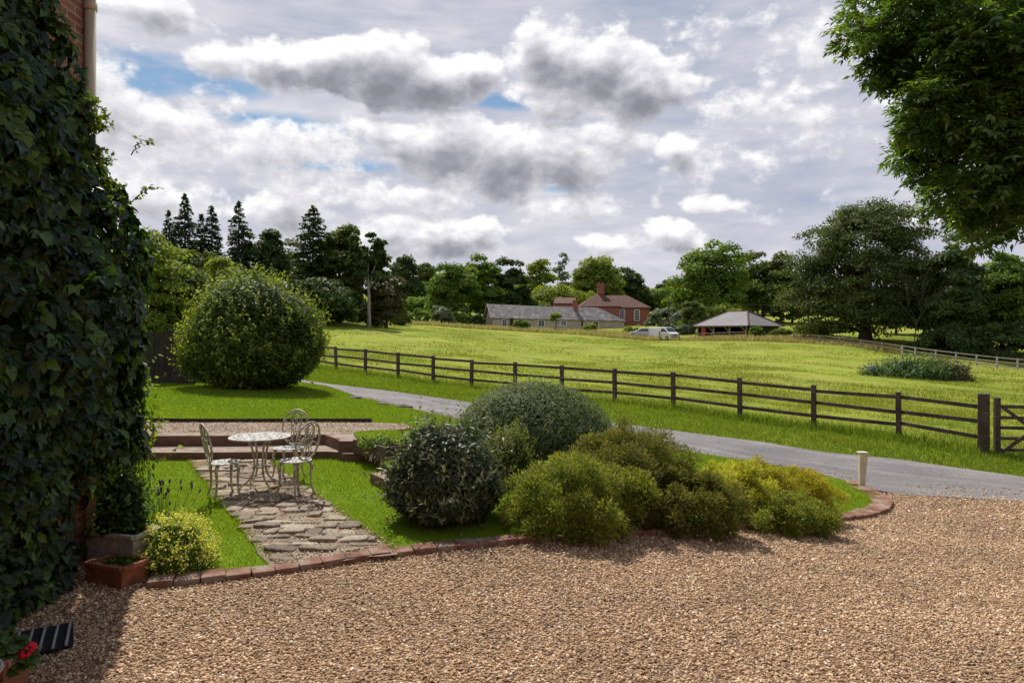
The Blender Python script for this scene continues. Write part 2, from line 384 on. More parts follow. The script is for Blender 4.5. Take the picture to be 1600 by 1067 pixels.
col = n.mix(.5, col, n.mix(1.0, col, n.ramp(big, [(.3, (.55, .53, .51)), (.7, (1.35, 1.34, 1.32))]), 'MULTIPLY'))
finish(n, col, .75, .3, n.noise(ps, 120, 3, .6), .3, .004); M['pebble'] = m
# tarmac lane dressed with grit
m, n = mat('lane'); ps = pos(n); a = n.noise(ps, .7, 5, .6); b = n.noise(ps, 26, 5, .8)
sp = n.new('SeparateXYZ', {0: ps}).outputs
cr = n.math('ADD', n.math('MULTIPLY', sp[0], .67), n.math('MULTIPLY', sp[1], .74))
rut = n.noise(n.new('CombineXYZ', {0: cr, 1: n.math('MULTIPLY', sp[0], .05), 2: 0.0}).outputs[0], 1.6, 4, .6)
col = n.ramp(n.math('ADD', n.math('MULTIPLY', rut, .55), n.math('MULTIPLY', a, .45)), [(.32, (.135, .128, .132)), (.5, (.205, .193, .195)), (.68, (.31, .285, .275))])
col = n.mix(.6, col, n.mix(1.0, col, n.ramp(b, [(.36, (.40, .40, .41)), (.62, (1.55, 1.53, 1.5))]), 'MULTIPLY'))
finish(n, col, .9, .15, b, 1.0, .03); M['lane'] = m
M['fence'] = None
def woodmat(name, c0, c1, c2, sc_=(1, 1, 1)):
    m, n = mat(name); tc = n.new('TexCoord').outputs['Object']
    a = n.noise(n.vm('MULTIPLY', tc, sc_), 9, 6, .65); b = n.noise(tc, 2.5, 4, .6)
    col = n.ramp(n.math('ADD', n.math('MULTIPLY', a, .6), n.math('MULTIPLY', b, .4)), [(.33, c0), (.5, c1), (.68, c2)])
    finish(n, col, .85, .2, a, .5, .01); return m
M['fence'] = woodmat('weathered_rail', (.035, .028, .022), (.085, .068, .055), (.20, .165, .135), (1.2, 1.2, 5))
M['palewood'] = woodmat('silvered_rail', (.22, .2, .18), (.36, .33, .30), (.5, .47, .43))
M['darkwood'] = woodmat('dark_boards', (.02, .017, .014), (.04, .033, .027), (.075, .062, .05), (6, 6, 1))
M['oak'] = woodmat('oak_post', (.16, .12, .09), (.27, .21, .16), (.4, .33, .26))
M['bark'] = woodmat('bark', (.03, .025, .02), (.06, .05, .04), (.11, .095, .08), (3, 3, 1))
M['palebark'] = woodmat('pale_bark', (.2, .18, .16), (.32, .29, .26), (.45, .42, .38), (3, 3, 1))
M['trough'] = woodmat('wet_trough_wood', (.05, .035, .025), (.1, .07, .05), (.17, .13, .095), (1, 1, 5))
M['brick'] = brickmat('garden_brick', (.20, .085, .055), (.29, .14, .09), (.2, .17, .14), dirt=(.09, .085, .06), amt=.55)
M['step'] = brickmat('step_brick', (.13, .065, .045), (.20, .10, .07), (.13, .11, .09), dirt=(.05, .048, .035), amt=.6, topcol=(.30, .235, .185))
M['housebrick'] = brickmat('house_brick', (.26, .09, .05), (.36, .15, .085), (.34, .29, .24), dirt=(.16, .1, .075), amt=.3)
M['farbrick'] = brickmat('farmhouse_brick', (.26, .075, .05), (.34, .115, .08), (.3, .15, .12), dirt=(.16, .07, .055), amt=.35, bs=.2)
M['flint'] = brickmat('barn_stone', (.36, .295, .235), (.56, .465, .37), (.50, .42, .34), .5, .22, .03, (.2, .175, .14), .4)
def roofmat(name, c1, c2, mort, lich, amt, bw, rh):
    m, n = mat(name); v, ps, top = brick_uv(n)
    b = n.new('TexBrick', {'Vector': v, 'Color1': c1, 'Color2': c2, 'Mortar': mort, 'Scale': 1.0, 'Mortar Size': .02, 'Brick Width': bw, 'Row Height': rh})
    a = n.noise(ps, .9, 7, .7); c = n.noise(ps, 3.5, 5, .7)
    col = n.mix(n.math('MULTIPLY', n.sstep(n.math('ADD', n.math('MULTIPLY', a, .5), n.math('MULTIPLY', c, .5)), .48, .62), amt), b.outputs[0], lich)
    finish(n, col, .8, .3, n.math('SUBTRACT', c, b.outputs['Fac']), .5, .04); return m
M['slate'] = roofmat('lichened_slate', (.10, .09, .095), (.185, .165, .165), (.06, .055, .055), (.40, .36, .33), .75, .45, .22)
M['slate2'] = roofmat('grey_slate', (.2, .19, .2), (.25, .235, .24), (.13, .12, .125), (.3, .28, .27), .4, .4, .2)
M['tile'] = roofmat('red_tile', (.095, .036, .028), (.155, .06, .042), (.06, .03, .025), (.15, .1, .075), .5, .3, .16)
M['white'] = flat('white_paint', (.74, .72, .68), .5, .4, .08)
M['cream'] = flat('cream_pipe', (.50, .41, .28), .5, .4, .12)
M['postpaint'] = flat('cream_post', (.62, .56, .43), .6, .3, .2, 14)
m, n = mat('window_glass'); finish(n, (.02, .025, .03), .08, .6); M['glass'] = m
M['castiron'] = None
m, n = mat('worn_white_metal'); ps = pos(n); f = n.noise(ps, 26, 6, .7)
col = n.ramp(f, [(.34, (.13, .09, .055)), (.46, (.36, .31, .22)), (.58, (.56, .52, .43)), (.75, (.70, .68, .62))]); finish(n, col, .55, .4, f, .3, .004); M['castiron'] = m
m, n = mat('worn_tabletop'); ps = pos(n); f = n.noise(ps, 30, 6, .7)
col = n.ramp(f, [(.34, (.2, .18, .155)), (.5, (.42, .41, .39)), (.7, (.62, .61, .59))]); finish(n, col, .45, .5, f, .2, .004); M['tabletop'] = m
M['terra'] = flat('mossy_terracotta', (.22, .085, .045), .85, .2, .45, 12, bump=.4)
M['terra2'] = flat('orange_terracotta', (.27, .12, .07), .8, .2, .2, 10, bump=.2)
M['stonerim'] = flat('pale_stone_rim', (.36, .34, .30), .8, .2, .3, 18, bump=.3)
M['soil'] = flat('soil', (.035, .025, .018), .95, .05, .4, 20, bump=.6)
m, n = mat('paving_stone'); ps = pos(n); a = n.noise(ps, 3, 5, .6); b = n.noise(ps, 28, 5, .65)
t = n.new('Attribute', attribute_name='tint').outputs['Fac']
col = n.ramp(n.math('ADD', n.math('MULTIPLY', t, .4), n.math('MULTIPLY', a, .6)), [(.25, (.15, .12, .09)), (.5, (.27, .22, .165)), (.75, (.42, .36, .28))])
col = n.mix(n.math('MULTIPLY', n.sstep(n.noise(ps, 1.3, 4, .6), .52, .66), .5), col, (.30, .21, .06))
col = n.mix(.5, col, n.mix(1.0, col, n.ramp(b, [(.35, (.35, .35, .35)), (.65, (1.6, 1.6, 1.6))]), 'MULTIPLY'))
finish(n, col, .9, .15, b, 1.0, .025); M['paving'] = m
M['grit'] = None
m, n = mat('path_grit'); ps = pos(n); a = n.noise(ps, 2, 5, .6); b = n.noise(ps, 60, 4, .7)
col = n.ramp(n.math('ADD', n.math('MULTIPLY', a, .4), n.math('MULTIPLY', b, .6)), [(.32, (.12, .09, .07)), (.5, (.29, .23, .18)), (.68, (.50, .42, .34))])
finish(n, col, .95, .1, b, .8, .015); M['grit'] = m
M['vanwhite'] = flat('van_paint', (.78, .78, .78), .3, .5, .03)
M['silver'] = flat('silver_paint', (.42, .43, .45), .3, .5, .05, metal=.4)
M['black'] = flat('black_rubber', (.015, .015, .015), .7, .3, .2)
M['rock'] = flat('rock', (.14, .12, .10), .9, .2, .4, 9, bump=.6)
M['matdark'] = flat('mat_dark', (.02, .02, .022), .9, .1, .3, 60)
M['matpale'] = flat('mat_pale', (.24, .23, .21), .9, .1, .3, 40)
M['lead'] = flat('grey_lead', (.3, .3, .31), .5, .4, .1)
M['redpaint'] = flat('red_paint', (.38, .05, .03), .5, .4, .1)
M['petal'] = flat('red_petal', (.62, .02, .05), .6, .2, .2)
M['wire'] = flat('wire', (.12, .12, .12), .6, .3, .1)
def LM(k, *a, **kw): M[k] = leafmat(k, *a, **kw)
LM('creeper', (.006, .02, .004), (.02, .055, .008), (.11, .19, .022), .42, .36, .42)
LM('creeper_light', (.05, .1, .012), (.10, .16, .02), (.20, .23, .04), .45, .5, .3)
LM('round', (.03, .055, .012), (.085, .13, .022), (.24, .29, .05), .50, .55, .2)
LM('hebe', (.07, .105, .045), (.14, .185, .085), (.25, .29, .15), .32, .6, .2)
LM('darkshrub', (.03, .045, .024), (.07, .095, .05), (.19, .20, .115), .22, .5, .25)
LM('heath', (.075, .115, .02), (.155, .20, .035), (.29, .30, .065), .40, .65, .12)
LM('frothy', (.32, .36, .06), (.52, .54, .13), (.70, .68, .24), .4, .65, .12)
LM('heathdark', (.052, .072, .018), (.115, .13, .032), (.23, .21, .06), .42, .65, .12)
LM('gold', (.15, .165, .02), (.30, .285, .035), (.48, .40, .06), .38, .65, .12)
LM('lime', (.17, .21, .02), (.36, .38, .045), (.58, .54, .12), .4, .65, .12)
LM('oakleaf', (.05, .075, .018), (.105, .14, .034), (.19, .22, .06), .46, .6, .15)
LM('oakdeep', (.036, .055, .015), (.075, .10, .026), (.14, .16, .048), .42, .6, .15)
LM('greenleaf', (.06, .11, .016), (.125, .195, .028), (.22, .29, .055), .48, .6, .15)
LM('limeleaf', (.10, .15, .022), (.20, .255, .042), (.31, .345, .085), .5, .6, .15)
LM('darkleaf', (.028, .05, .014), (.06, .095, .026), (.115, .15, .045), .36, .6, .15)
LM('conifer', (.022, .042, .024), (.045, .075, .038), (.09, .12, .055), .25, .6, .2)
LM('greyleaf', (.07, .10, .05), (.13, .165, .09), (.22, .25, .14), .3, .55, .3)
LM('brownleaf', (.05, .05, .02), (.09, .09, .03), (.14, .14, .05), .3, .55, .25)
LM('ash', (.03, .065, .010), (.075, .14, .02), (.18, .26, .045), .42, .38, .4)
LM('nettle', (.03, .07, .014), (.06, .12, .025), (.12, .18, .05), .3, .55, .25)

# ================================================================== THE SETTING
KERB = [(-4.3, 5.85), (-3.7, 5.93), (-3.12, 6.02), (-2.65, 6.17), (-2.19, 6.36), (-1.7, 6.6), (-1.25, 6.83), (-.6, 7.06), (-.02, 7.26), (.6, 7.5), (1.4, 7.88), (2.3, 8.38), (3.2, 9.0), (4.0, 9.6), (4.7, 10.1), (5.35, 10.55), (5.85, 11.0), (6.2, 11.5), (6.38, 12.0), (6.42, 12.5), (6.34, 12.9)]
NEAR = [G(*p)[:2] for p in [(1352, 760), (1270, 741.5), (1187, 727), (1034, 702), (870, 680), (710, 656.5), (629, 638), (556, 622), (515, 606.5)]]
NEARX = [(6.42, 12.95)] + NEAR[1:] + [(-9, 26.5), (-14, 31), (-22, 36)]
FARE = [G(*p)[:2] for p in [(1600, 747), (1404, 719), (1200, 693.5), (1100, 680.5), (957, 662), (840, 645), (729, 629), (612, 612.5), (517, 601.5)]]
FARX = [(30, 2), (18, 8.5), (12.5, 12.2)] + FARE + [(-9.5, 28.3), (-14, 33), (-22, 38.5)]
GR_ROAD = [G(1397, 774)[:2], G(1480, 779)[:2], G(1600, 786)[:2], (11, 10.4), (16, 7.4), (28, -1.5)]
road_poly = FARX + NEARX[::-1] + GR_ROAD
GR_ROAD2 = [(x + .18, y + .22) for x, y in GR_ROAD]
gravel_poly = [(-4.3, -8), (-4.3, 6.9), (-3.5, 6.7), (-3.15, 6.2)] + KERB[2:] + GR_ROAD2 + [(28, -8)]
STRIP = [(-9, 12.3), (-3.1, 12.45), (-2.75, 12.2), (-2.5, 12.55), (-1.98, 12.85), (-1.85, 13.2), (-2.1, 13.62), (-2.75, 13.84), (-9, 13.86)]
lawn_poly = [(-15, 13.86), (-9, 13.86), (-2.75, 13.84), (-2.1, 13.62), (-1.85, 13.2), (-1.98, 12.85), (-2.5, 12.55), (-2.75, 12.2), (-2.55, 11.6), (-1.7, 10.75), (-1.45, 10.4), (-1.85, 9.9),
             (-1.15, 8.8), (-.5, 8.35), (.3, 7.6)] + [(x - .06, y + .1) for x, y in KERB[9:-1]] + NEARX + [(-22, 13.86)]
low_poly = [(-4.3, 6.95), (-3.45, 6.7), (-3.1, 6.2)] + [(x, y + .08) for x, y in KERB[3:10]] + [(.75, 8.0), (-.3, 8.9), (-1.1, 9.4), (-1.8, 10.1), (-1.5, 10.6), (-2.3, 11.4), (-3.0, 11.65), (-9, 11.5), (-9, 7)]
garden = [(-30, -40), (-30, 36), (-22, 37)] + [(-14, 32), (-9, 27)] + NEAR[::-1] + [(6.6, 12.6)] + GR_ROAD + [(28, -40)]

# the ground sheet, fine near the eye and coarse at the horizon
def axis(lo, hi, step, far, k):
    a = list(np.arange(lo, hi, step)); s = step; x = a[-1]
    while x < far: s *= k; x += s; a.append(x)
    s = step; x = lo; b = []
    while x > -far: s *= k; x -= s; b.append(x)
    return np.array(b[::-1] + a)
ax_, ay_ = axis(-16, 18, .45, 2600, 1.09), axis(4, 34, .45, 2600, 1.07)
ay_ = ay_[ay_ > -400]
gx, gy = np.meshgrid(ax_, ay_); gz = H(gx, gy)
ins = np.ones(gx.shape, bool)
for ox, oy in ((0, 0), (.55, 0), (-.55, 0), (0, .55), (0, -.55), (.4, .4), (-.4, -.4), (.4, -.4), (-.4, .4)): ins &= inpoly(gx + ox, gy + oy, garden)
dist = np.hypot(gx, gy); gz = gz + np.where(dist > 40, .10 * np.sin(gx * .31 + 2 * np.sin(gy * .13)) * np.sin(gy * .27), 0)
gz = np.where(ins, gz - .9, gz)
ny_, nx_ = gx.shape; idx = np.arange(nx_ * ny_).reshape(ny_, nx_)
q = np.stack([idx[:-1, :-1], idx[:-1, 1:], idx[1:, 1:], idx[1:, :-1]], -1).reshape(-1, 4)
tag(link('ground', raw_mesh('ground', np.c_[gx.ravel(), gy.ravel(), gz.ravel()], q), M['field']), kind='structure')
sheet('road', road_poly, .4, M['lane'], zoff=.03, kind='structure')
sheet('gravel_drive', gravel_poly, .35, M['gravel'], zoff=.022, kind='structure')
def HL(x, y):
    x = np.asarray(x, float); y = np.asarray(y, float); k = np.exp(-((x + .35) ** 2 / .9 + (y - 8.2) ** 2 / .8) ** 1.5)
    return (1 - k) * (H(x, y) + .05) + k * (zpat(x, y) + .008)
sheet('lawn', lawn_poly, .3, M['lawn'], HL, kind='structure')
sheet('sunken_lawn', low_poly, .3, M['lawn'], zpat, kind='structure')
sheet('gravel_walk', STRIP, .3, M['grit'], lambda x, y: .44 + 0 * x, kind='structure')

# loose stones of the drive
def stones(poly, dens, ymin, ymax, rad, hf=H):
    a = np.array(poly); x0, x1 = -10, 12; N = int(dens * (x1 - x0) * (ymax - ymin))
    x = rng.uniform(x0, x1, N); y = rng.uniform(ymin, ymax, N)
    k = inpoly(x, y, poly) & (np.abs(x) < y * .76 + .3); x, y = x[k], y[k]
    return np.c_[x, y, hf(x, y) + .020 + rng.uniform(-.003, .009, len(x))], rng.gamma(7, rad / 7, len(x)).clip(rad * .4, rad * 2.1)
ico = bpy.data.meshes.new('tmp'); import bmesh
bm = bmesh.new(); bmesh.ops.create_icosphere(bm, subdivisions=1, radius=1); bm.verts.ensure_lookup_table()
IV = np.array([tuple(v.co) for v in bm.verts]); IF = np.array([[v.index for v in f.verts] for f in bm.faces]); bm.free(); bpy.data.meshes.remove(ico)
def stone_mesh(name, p, r):
    N = len(p); A = rng.normal(size=(N, 3)); A[:, 2] = np.abs(A[:, 2]) * 1.6 + .5; A = unit(A)
    B = unit(np.cross(A, rdir(N))); Cc = np.cross(A, B)
    sc3 = np.stack([rng.uniform(.8, 1.35, N), rng.uniform(.65, 1.0, N), rng.uniform(.38, .7, N)], -1) * r[:, None]
    L = IV[None] * (1 + rng.normal(0, .13, (N, len(IV), 1)))
    V = p[:, None] + L[..., 0:1] * (sc3[:, 0:1] * B)[:, None] + L[..., 1:2] * (sc3[:, 1:2] * Cc)[:, None] + L[..., 2:3] * (sc3[:, 2:3] * A)[:, None]
    FF = (IF[None] + (np.arange(N) * len(IV))[:, None, None]).reshape(-1, 3)
    return raw_mesh(name, V.reshape(-1, 3), FF, {'tint': np.repeat(rng.beta(1.3, 1.4, N), len(IV))})
sa, ra = stones(gravel_poly, 3300, 3.9, 7.0, .0091)
sb, rb = stones(gravel_poly, 2000, 7.0, 9.5, .0104)
sc_, rc_ = stones(gravel_poly, 1050, 9.5, 13.2, .0128)
sd2, rd2 = stones(STRIP, 700, 12, 14, .007, lambda x, y: .428 + 0 * x)
PATHP = [(-2.2, 6.5), (-5.25, 11.4), (-3.95, 11.35), (-1.1, 6.95)]
se, re_ = stones(PATHP, 1500, 6.5, 11.4, .008, lambda x, y: zpat(x, y) - .006)
rb_ = [(x - .05, y - .05) for x, y in GR_ROAD2] + [(x + .55, y + .65) for x, y in GR_ROAD2][::-1]
sf, rf_ = stones(rb_, 120, 8, 14, .012, lambda x, y: H(x, y) + .012)
le_ = [(x, y) for x, y in NEARX[:8]] + [(x + .3, y + .35) for x, y in NEARX[:8]][::-1]; sg, rg_ = stones(le_, 160, 12, 22, .012, lambda x, y: H(x, y) + .018)
tag(link('gravel', stone_mesh('gravel', np.r_[sa, sb, sc_, sd2, se, sf, sg], np.r_[ra, rb, rc_, rd2, re_, rf_, rg_]), M['pebble']), kind='stuff')

# stone path through the sunken lawn
def xl(y): return np.interp(y, [6.4, 6.57, 11.4], [-2.17, -2.27, -5.25])
def xr(y): return np.interp(y, [6.7, 7.0, 11.35], [-1.05, -1.23, -3.95])
pb = [(xl(y), y) for y in np.arange(6.45, 11.42, .2)] + [(xr(y), y) for y in np.arange(11.4, 6.75, -.2)]
sheet('path_bed', pb, .15, M['grit'], zpat, .012, .02, kind='structure')
pv, pf, pt = [], [], []
y = 6.62
while y < 11.3:
    dy = rng.uniform(.10, .26); x = xl(y + dy / 2) + rng.uniform(-.04, .06); xe = xr(y + dy / 2) + rng.uniform(-.08, .05)
    while x < xe - .06:
        wd = min(rng.uniform(.14, .46), xe - x); hh = rng.uniform(.014, .05); b = len(pv); k = 10; tt = rng.uniform()
        if rng.uniform() < .05 or y + dy / 2 < np.interp(x + wd / 2, [k_[0] for k_ in KERB[:10]], [k_[1] for k_ in KERB[:10]]) + .27: x += wd; continue
        cx, cy = x + wd / 2, y + dy / 2 + rng.uniform(-.02, .02); zz = float(zpat(cx, cy)); tl = rng.normal(0, .05, 2)
        ring = []
        for i in range(k):
            a = 2 * math.pi * i / k; ca, sa_ = math.cos(a), math.sin(a); e = .45
            ring.append((math.copysign(abs(ca) ** e, ca) * wd / 2 * rng.uniform(.86, 1.0), math.copysign(abs(sa_) ** e, sa_) * dy / 2 * rng.uniform(.82, 1.0)))
        for kz, s in ((-.02, 1.0), (hh - .008, 1.0), (hh, .88)):
            for rx, ry in ring: pv.append((cx + rx * s, cy + ry * s, zz + kz + (rx * tl[0] + ry * tl[1] if kz > 0 else 0))); pt.append(tt)
        for L in (0, 1):
            for i in range(k): j = (i + 1) % k; pf.append((b + L * k + i, b + L * k + j, b + L * k + k + j, b + L * k + k + i))
        c0 = len(pv); pv.append((cx, cy, zz + hh)); pt.append(tt)
        for i in range(k): j = (i + 1) % k; pf.append((b + 2 * k + i, b + 2 * k + j, c0, c0))
        x += wd
    y += dy
me = bpy.data.meshes.new('path'); me.from_pydata(pv, [], [f if f[2] != f[3] else f[:3] for f in pf])
at = me.attributes.new('tint', 'FLOAT', 'POINT'); at.data.foreach_set('value', np.array(pt, np.float32))
tag(link('path', me, M['paving']), kind='structure')

# ------------------------------------------------------------------ grass
def blades(name, sets, mt, **tg):
    Vs, Ts = [], []
    for poly, dens, hlo, hhi, wd, hf, near, far, excl in sets:
        a = np.array([p[:2] for p in poly]); lo = a.min(0); hi = a.max(0); lo[1] = max(lo[1], near); hi[1] = min(hi[1], far)
        N = int(dens * np.prod(hi - lo)); x = rng.uniform(lo[0], hi[0], N); y = rng.uniform(lo[1], hi[1], N)
        k = (np.abs(x) < y * .76 + .6); x, y = x[k], y[k]
        k = inpoly(x, y, [p[:2] for p in poly])
        for e in excl: k &= ~inpoly(x, y, e)
        x, y = x[k], y[k]; N = len(x); z = hf(x, y)
        pn = np.sin(x * 1.7 + 1.3 * np.sin(y * 1.1)) * np.sin(y * 1.9 + np.sin(x * 2.3)) * .5 + .5
        hh = rng.uniform(hlo, hhi, N) * (.75 + .5 * pn); aa = rng.uniform(0, 2 * np.pi, N); ln = rng.uniform(.1, .7, N) * hh; la = rng.uniform(0, 2 * np.pi, N)
        if name == 'field_grass':
            p2 = np.sin(x * .9 + 2 * np.sin(y * .37)) * np.sin(y * .7 + 2 * np.sin(x * .31)) + .5 * np.sin(x * 2.7 + y * 1.9); hh = hh * np.clip(.75 + .6 * p2, .25, 1.7)
        w2 = wd * rng.uniform(.6, 1.3, N) / 2
        b = np.stack([x, y, z - .01], -1); sd_ = np.stack([np.cos(aa) * w2, np.sin(aa) * w2, 0 * x], -1)
        tp = b + np.stack([np.cos(la) * ln, np.sin(la) * ln, hh], -1)
        Vs.append(np.stack([b - sd_, b + sd_, tp], 1).reshape(-1, 3)); Ts.append(np.repeat(np.clip(.25 * pn + rng.beta(2, 2, N) * .75, 0, 1), 3))
    V = np.concatenate(Vs); return tag(link(name, raw_mesh(name, V, np.arange(len(V)).reshape(-1, 3), {'tint': np.concatenate(Ts)}), mt), kind='stuff', **tg)
pathpoly = [(xl(y) + .03, y) for y in np.arange(6.4, 11.42, .2)] + [(xr(y) - .03, y) for y in np.arange(11.4, 6.7, -.2)]
blades('lawn_grass', [(low_poly, 5200, .018, .045, .009, zpat, 5.9, 9, [pathpoly]), (low_poly, 3200, .02, .05, .012, zpat, 9, 12, [pathpoly]),
                      (lawn_poly, 2600, .02, .05, .014, HL, 7, 15, []), (lawn_poly, 1100, .03, .06, .022, HL, 15, 27, []),
                      ([(xl(y) + (.10 if i else -.04), y) for i in (0,) for y in np.arange(6.5, 11.4, .2)] + [(xl(y) + .07, y) for y in np.arange(11.4, 6.5, -.2)], 2600, .03, .07, .01, zpat, 6, 12, []),
                      ([(xr(y) + .04, y) for y in np.arange(6.8, 11.4, .2)] + [(xr(y) - .07, y) for y in np.arange(11.4, 6.8, -.2)], 2600, .03, .07, .01, zpat, 6, 12, [])], M['blade'])
FPX = [571, 622, 677, 737, 805, 878, 960.5, 1052, 1156, 1271.5, 1404]
FP = [((px - 800) / F * 31.2 * (1 - .044 * i), 31.2 * (1 - .044 * i)) for i, px in enumerate(FPX)]
GP = (10.72, 16.0)
dx_, dy_ = (FP[0][0] - FP[4][0]) / 4, (FP[0][1] - FP[4][1]) / 4
FP = [(FP[0][0] + dx_ * i, FP[0][1] + dy_ * i) for i in range(5, 0, -1)] + FP
fenceline = FP + [GP]
verge_poly = FARX[2:] + [(-12, 36)] + [(x + .3, y + .35) for x, y in fenceline] + [(11.2, 16.3), (14.5, 16.0), (16, 14)]
blades('verge_grass', [(verge_poly, 950, .05, .13, .022, H, 9, 21, []), (verge_poly, 520, .06, .15, .03, H, 21, 36, []),
                       ([(x - .35, y - .4) for x, y in fenceline] + [(x + .3, y + .35) for x, y in fenceline][::-1], 420, .12, .34, .02, H, 12, 36, [])], M['verge'])
field_poly = [(x + .2, y + .25) for x, y in fenceline] + [(30, 15), (60, 70), (60, 108), (-30, 108), (-40, 50)]
blades('field_grass', [(field_poly, 240, .05, .16, .022, H, 15, 30, []), (field_poly, 70, .06, .16, .04, H, 30, 50, []), (field_poly, 12, .07, .16, .08, H, 50, 106, [])], M['fieldblade'])
# uncut hay along the far edge of the field
def band(pxs, w0, w1):
    o = []; b = []
    for px, py, Y in pxs:
        x, y_ = (px - 800) / F * Y, Y; o.append((x, y_ - w0)); b.append((x * (y_ + w1) / y_, y_ + w1))
    return o + b[::-1]
hay = band([(500, 505, 106), (620, 508, 112), (700, 510, 117), (770, 515, 119), (880, 522, 114), (985, 526, 111), (1030, 533, 106)], 1, 7)
hay2 = band([(1048, 533, 104), (1100, 530, 101), (1200, 534, 95), (1300, 540, 89), (1400, 552, 80)], 1, 6)
blades('hay_grass', [(hay, 55, .35, .85, .10, H, 90, 130, []), (hay2, 60, .25, .70, .10, H, 70, 120, [])], M['hay'])
for i, (px, py, s) in enumerate([(556, 625, .2), (597, 634.5, .2), (631, 639, .24), (1030, 703, .13)]):
    x, y, z = G(px, py); mb = MB(); b = bmesh.new(); bmesh.ops.create_icosphere(b, subdivisions=2, radius=1)
    mb.add([(x + v.co.x * s * (1 + rng.normal(0, .1)), y + v.co.y * s * .7, z + .04 + v.co.z * s * .42 * (1 + rng.normal(0, .12))) for v in b.verts], [[v.index for v in f.verts] for f in b.faces]); b.free()
    o = mb.build('edging_stone', M['rock'], None, (x, y, z))
    tag(o, ['dark stone on the lawn edge by the lane, nearest the round shrub', 'dark flat stone on the lawn edge, second from the round shrub', 'largest dark stone on the lawn edge, nearest the domed bush', 'small pale stone where the lawn meets the lane right of the domed bush'][i], 'stone', 'stones along the lane')

# ================================================================== GARDEN STRUCTURES
# brick kerb round the drive
pts = np.array(KERB[2:]); seg = np.r_[0, np.cumsum(np.hypot(*np.diff(pts, axis=0).T))]
mb = MB(); s = 0.0
while s < seg[-1] - .1:
    L = rng.uniform(.2, .235); m_ = s + L / 2
    x, y = np.interp(m_, seg, pts[:, 0]), np.interp(m_, seg, pts[:, 1]); x2, y2 = np.interp(m_ + .05, seg, pts[:, 0]), np.interp(m_ + .05, seg, pts[:, 1])
    a = math.atan2(y2 - y, x2 - x); nx, ny = -math.sin(a), math.cos(a)
    wide = .20 if m_ < seg[-1] - 3.0 else .30
    zb = h1(x, y)
    mb.box((x + nx * (wide / 2 - .03), y + ny * (wide / 2 - .03), zb + .024 + rng.normal(0, .006)), (L - rng.uniform(.002, .010), wide + rng.normal(0, .012), .105), a + rng.normal(0, .025)); s += L
m, n = mat('kerb_brick'); ps = pos(n); a = n.noise(ps, 4.5, 3, .5); b = n.noise(ps, 24, 5, .65)
col = n.ramp(a, [(.3, (.13, .06, .042)), (.45, (.215, .105, .075)), (.56, (.25, .15, .11)), (.68, (.30, .24, .19))])
col = n.mix(n.math('MULTIPLY', n.sstep(b, .5, .7), .6), col, (.11, .1, .06)); finish(n, col, .9, .15, b, .6, .01); M['kerb'] = m
tag(mb.build('brick_kerb', M['kerb'], None, (1, 8, 0), bevel=.012), 'curving red brick kerb between the gravel drive and the lawns', 'kerb')

# two brick steps that wrap the sunken lawn
T1 = [(-9, 11.33), (-5, 11.4), (-3.03, 11.5), (-2.76, 11.42), (-2.72, 11.28), (-2.3, 11.28), (-1.72, 10.52), (-1.4, 10.72), (-2.1, 11.75), (-2.6, 12.0), (-3.4, 12.5), (-9, 12.4)]
T2 = [(-9, 11.93), (-5, 12.05), (-3.24, 12.2), (-2.84, 11.58), (-2.83, 11.44), (-2.46, 11.44), (-2.38, 11.75), (-2.72, 12.2), (-3.0, 12.5), (-9, 12.36)]
st = thing('garden_steps', 'long brown brick steps with pale worn treads behind the metal table', 'steps', (-5, 11.4, .13))
MB().prism([(x + rng.normal(0, .006), y + rng.normal(0, .006)) for x, y in densify(T1, .25)], -.1, .265).build('step', M['step'], st, bevel=.015)
MB().prism([(x + rng.normal(0, .006), y + rng.normal(0, .006)) for x, y in densify(T2, .25)], .1, .443).build('step', M['step'], st, bevel=.015)
WL = [(-1.98, 9.8), (-1.72, 9.42), (-1.42, 8.98), (-1.2, 8.62), (-.95, 8.75), (-1.2, 9.15), (-1.5, 9.6), (-1.76, 9.98)]
tag(MB().prism(densify(WL, .2), -.05, lambda x, y: .25).build('brick_wall', M['step'], None, (-1.6, 9.4, .1), bevel=.015), 'low brick retaining wall running under the dark narrow leaved bush', 'wall')
mb = MB()
for x in np.arange(-9, -2.8, 1.1): mb.bar((x, 13.88, .47), (min(x + 1.09, -2.76), 13.88 - (.02 if x > -4 else 0), .47), .03, .09)
tag(mb.build('edging_board', M['darkwood'], None, (-6, 13.88, .44)), 'thin dark board edging the upper lawn behind the gravel walk', 'edging')

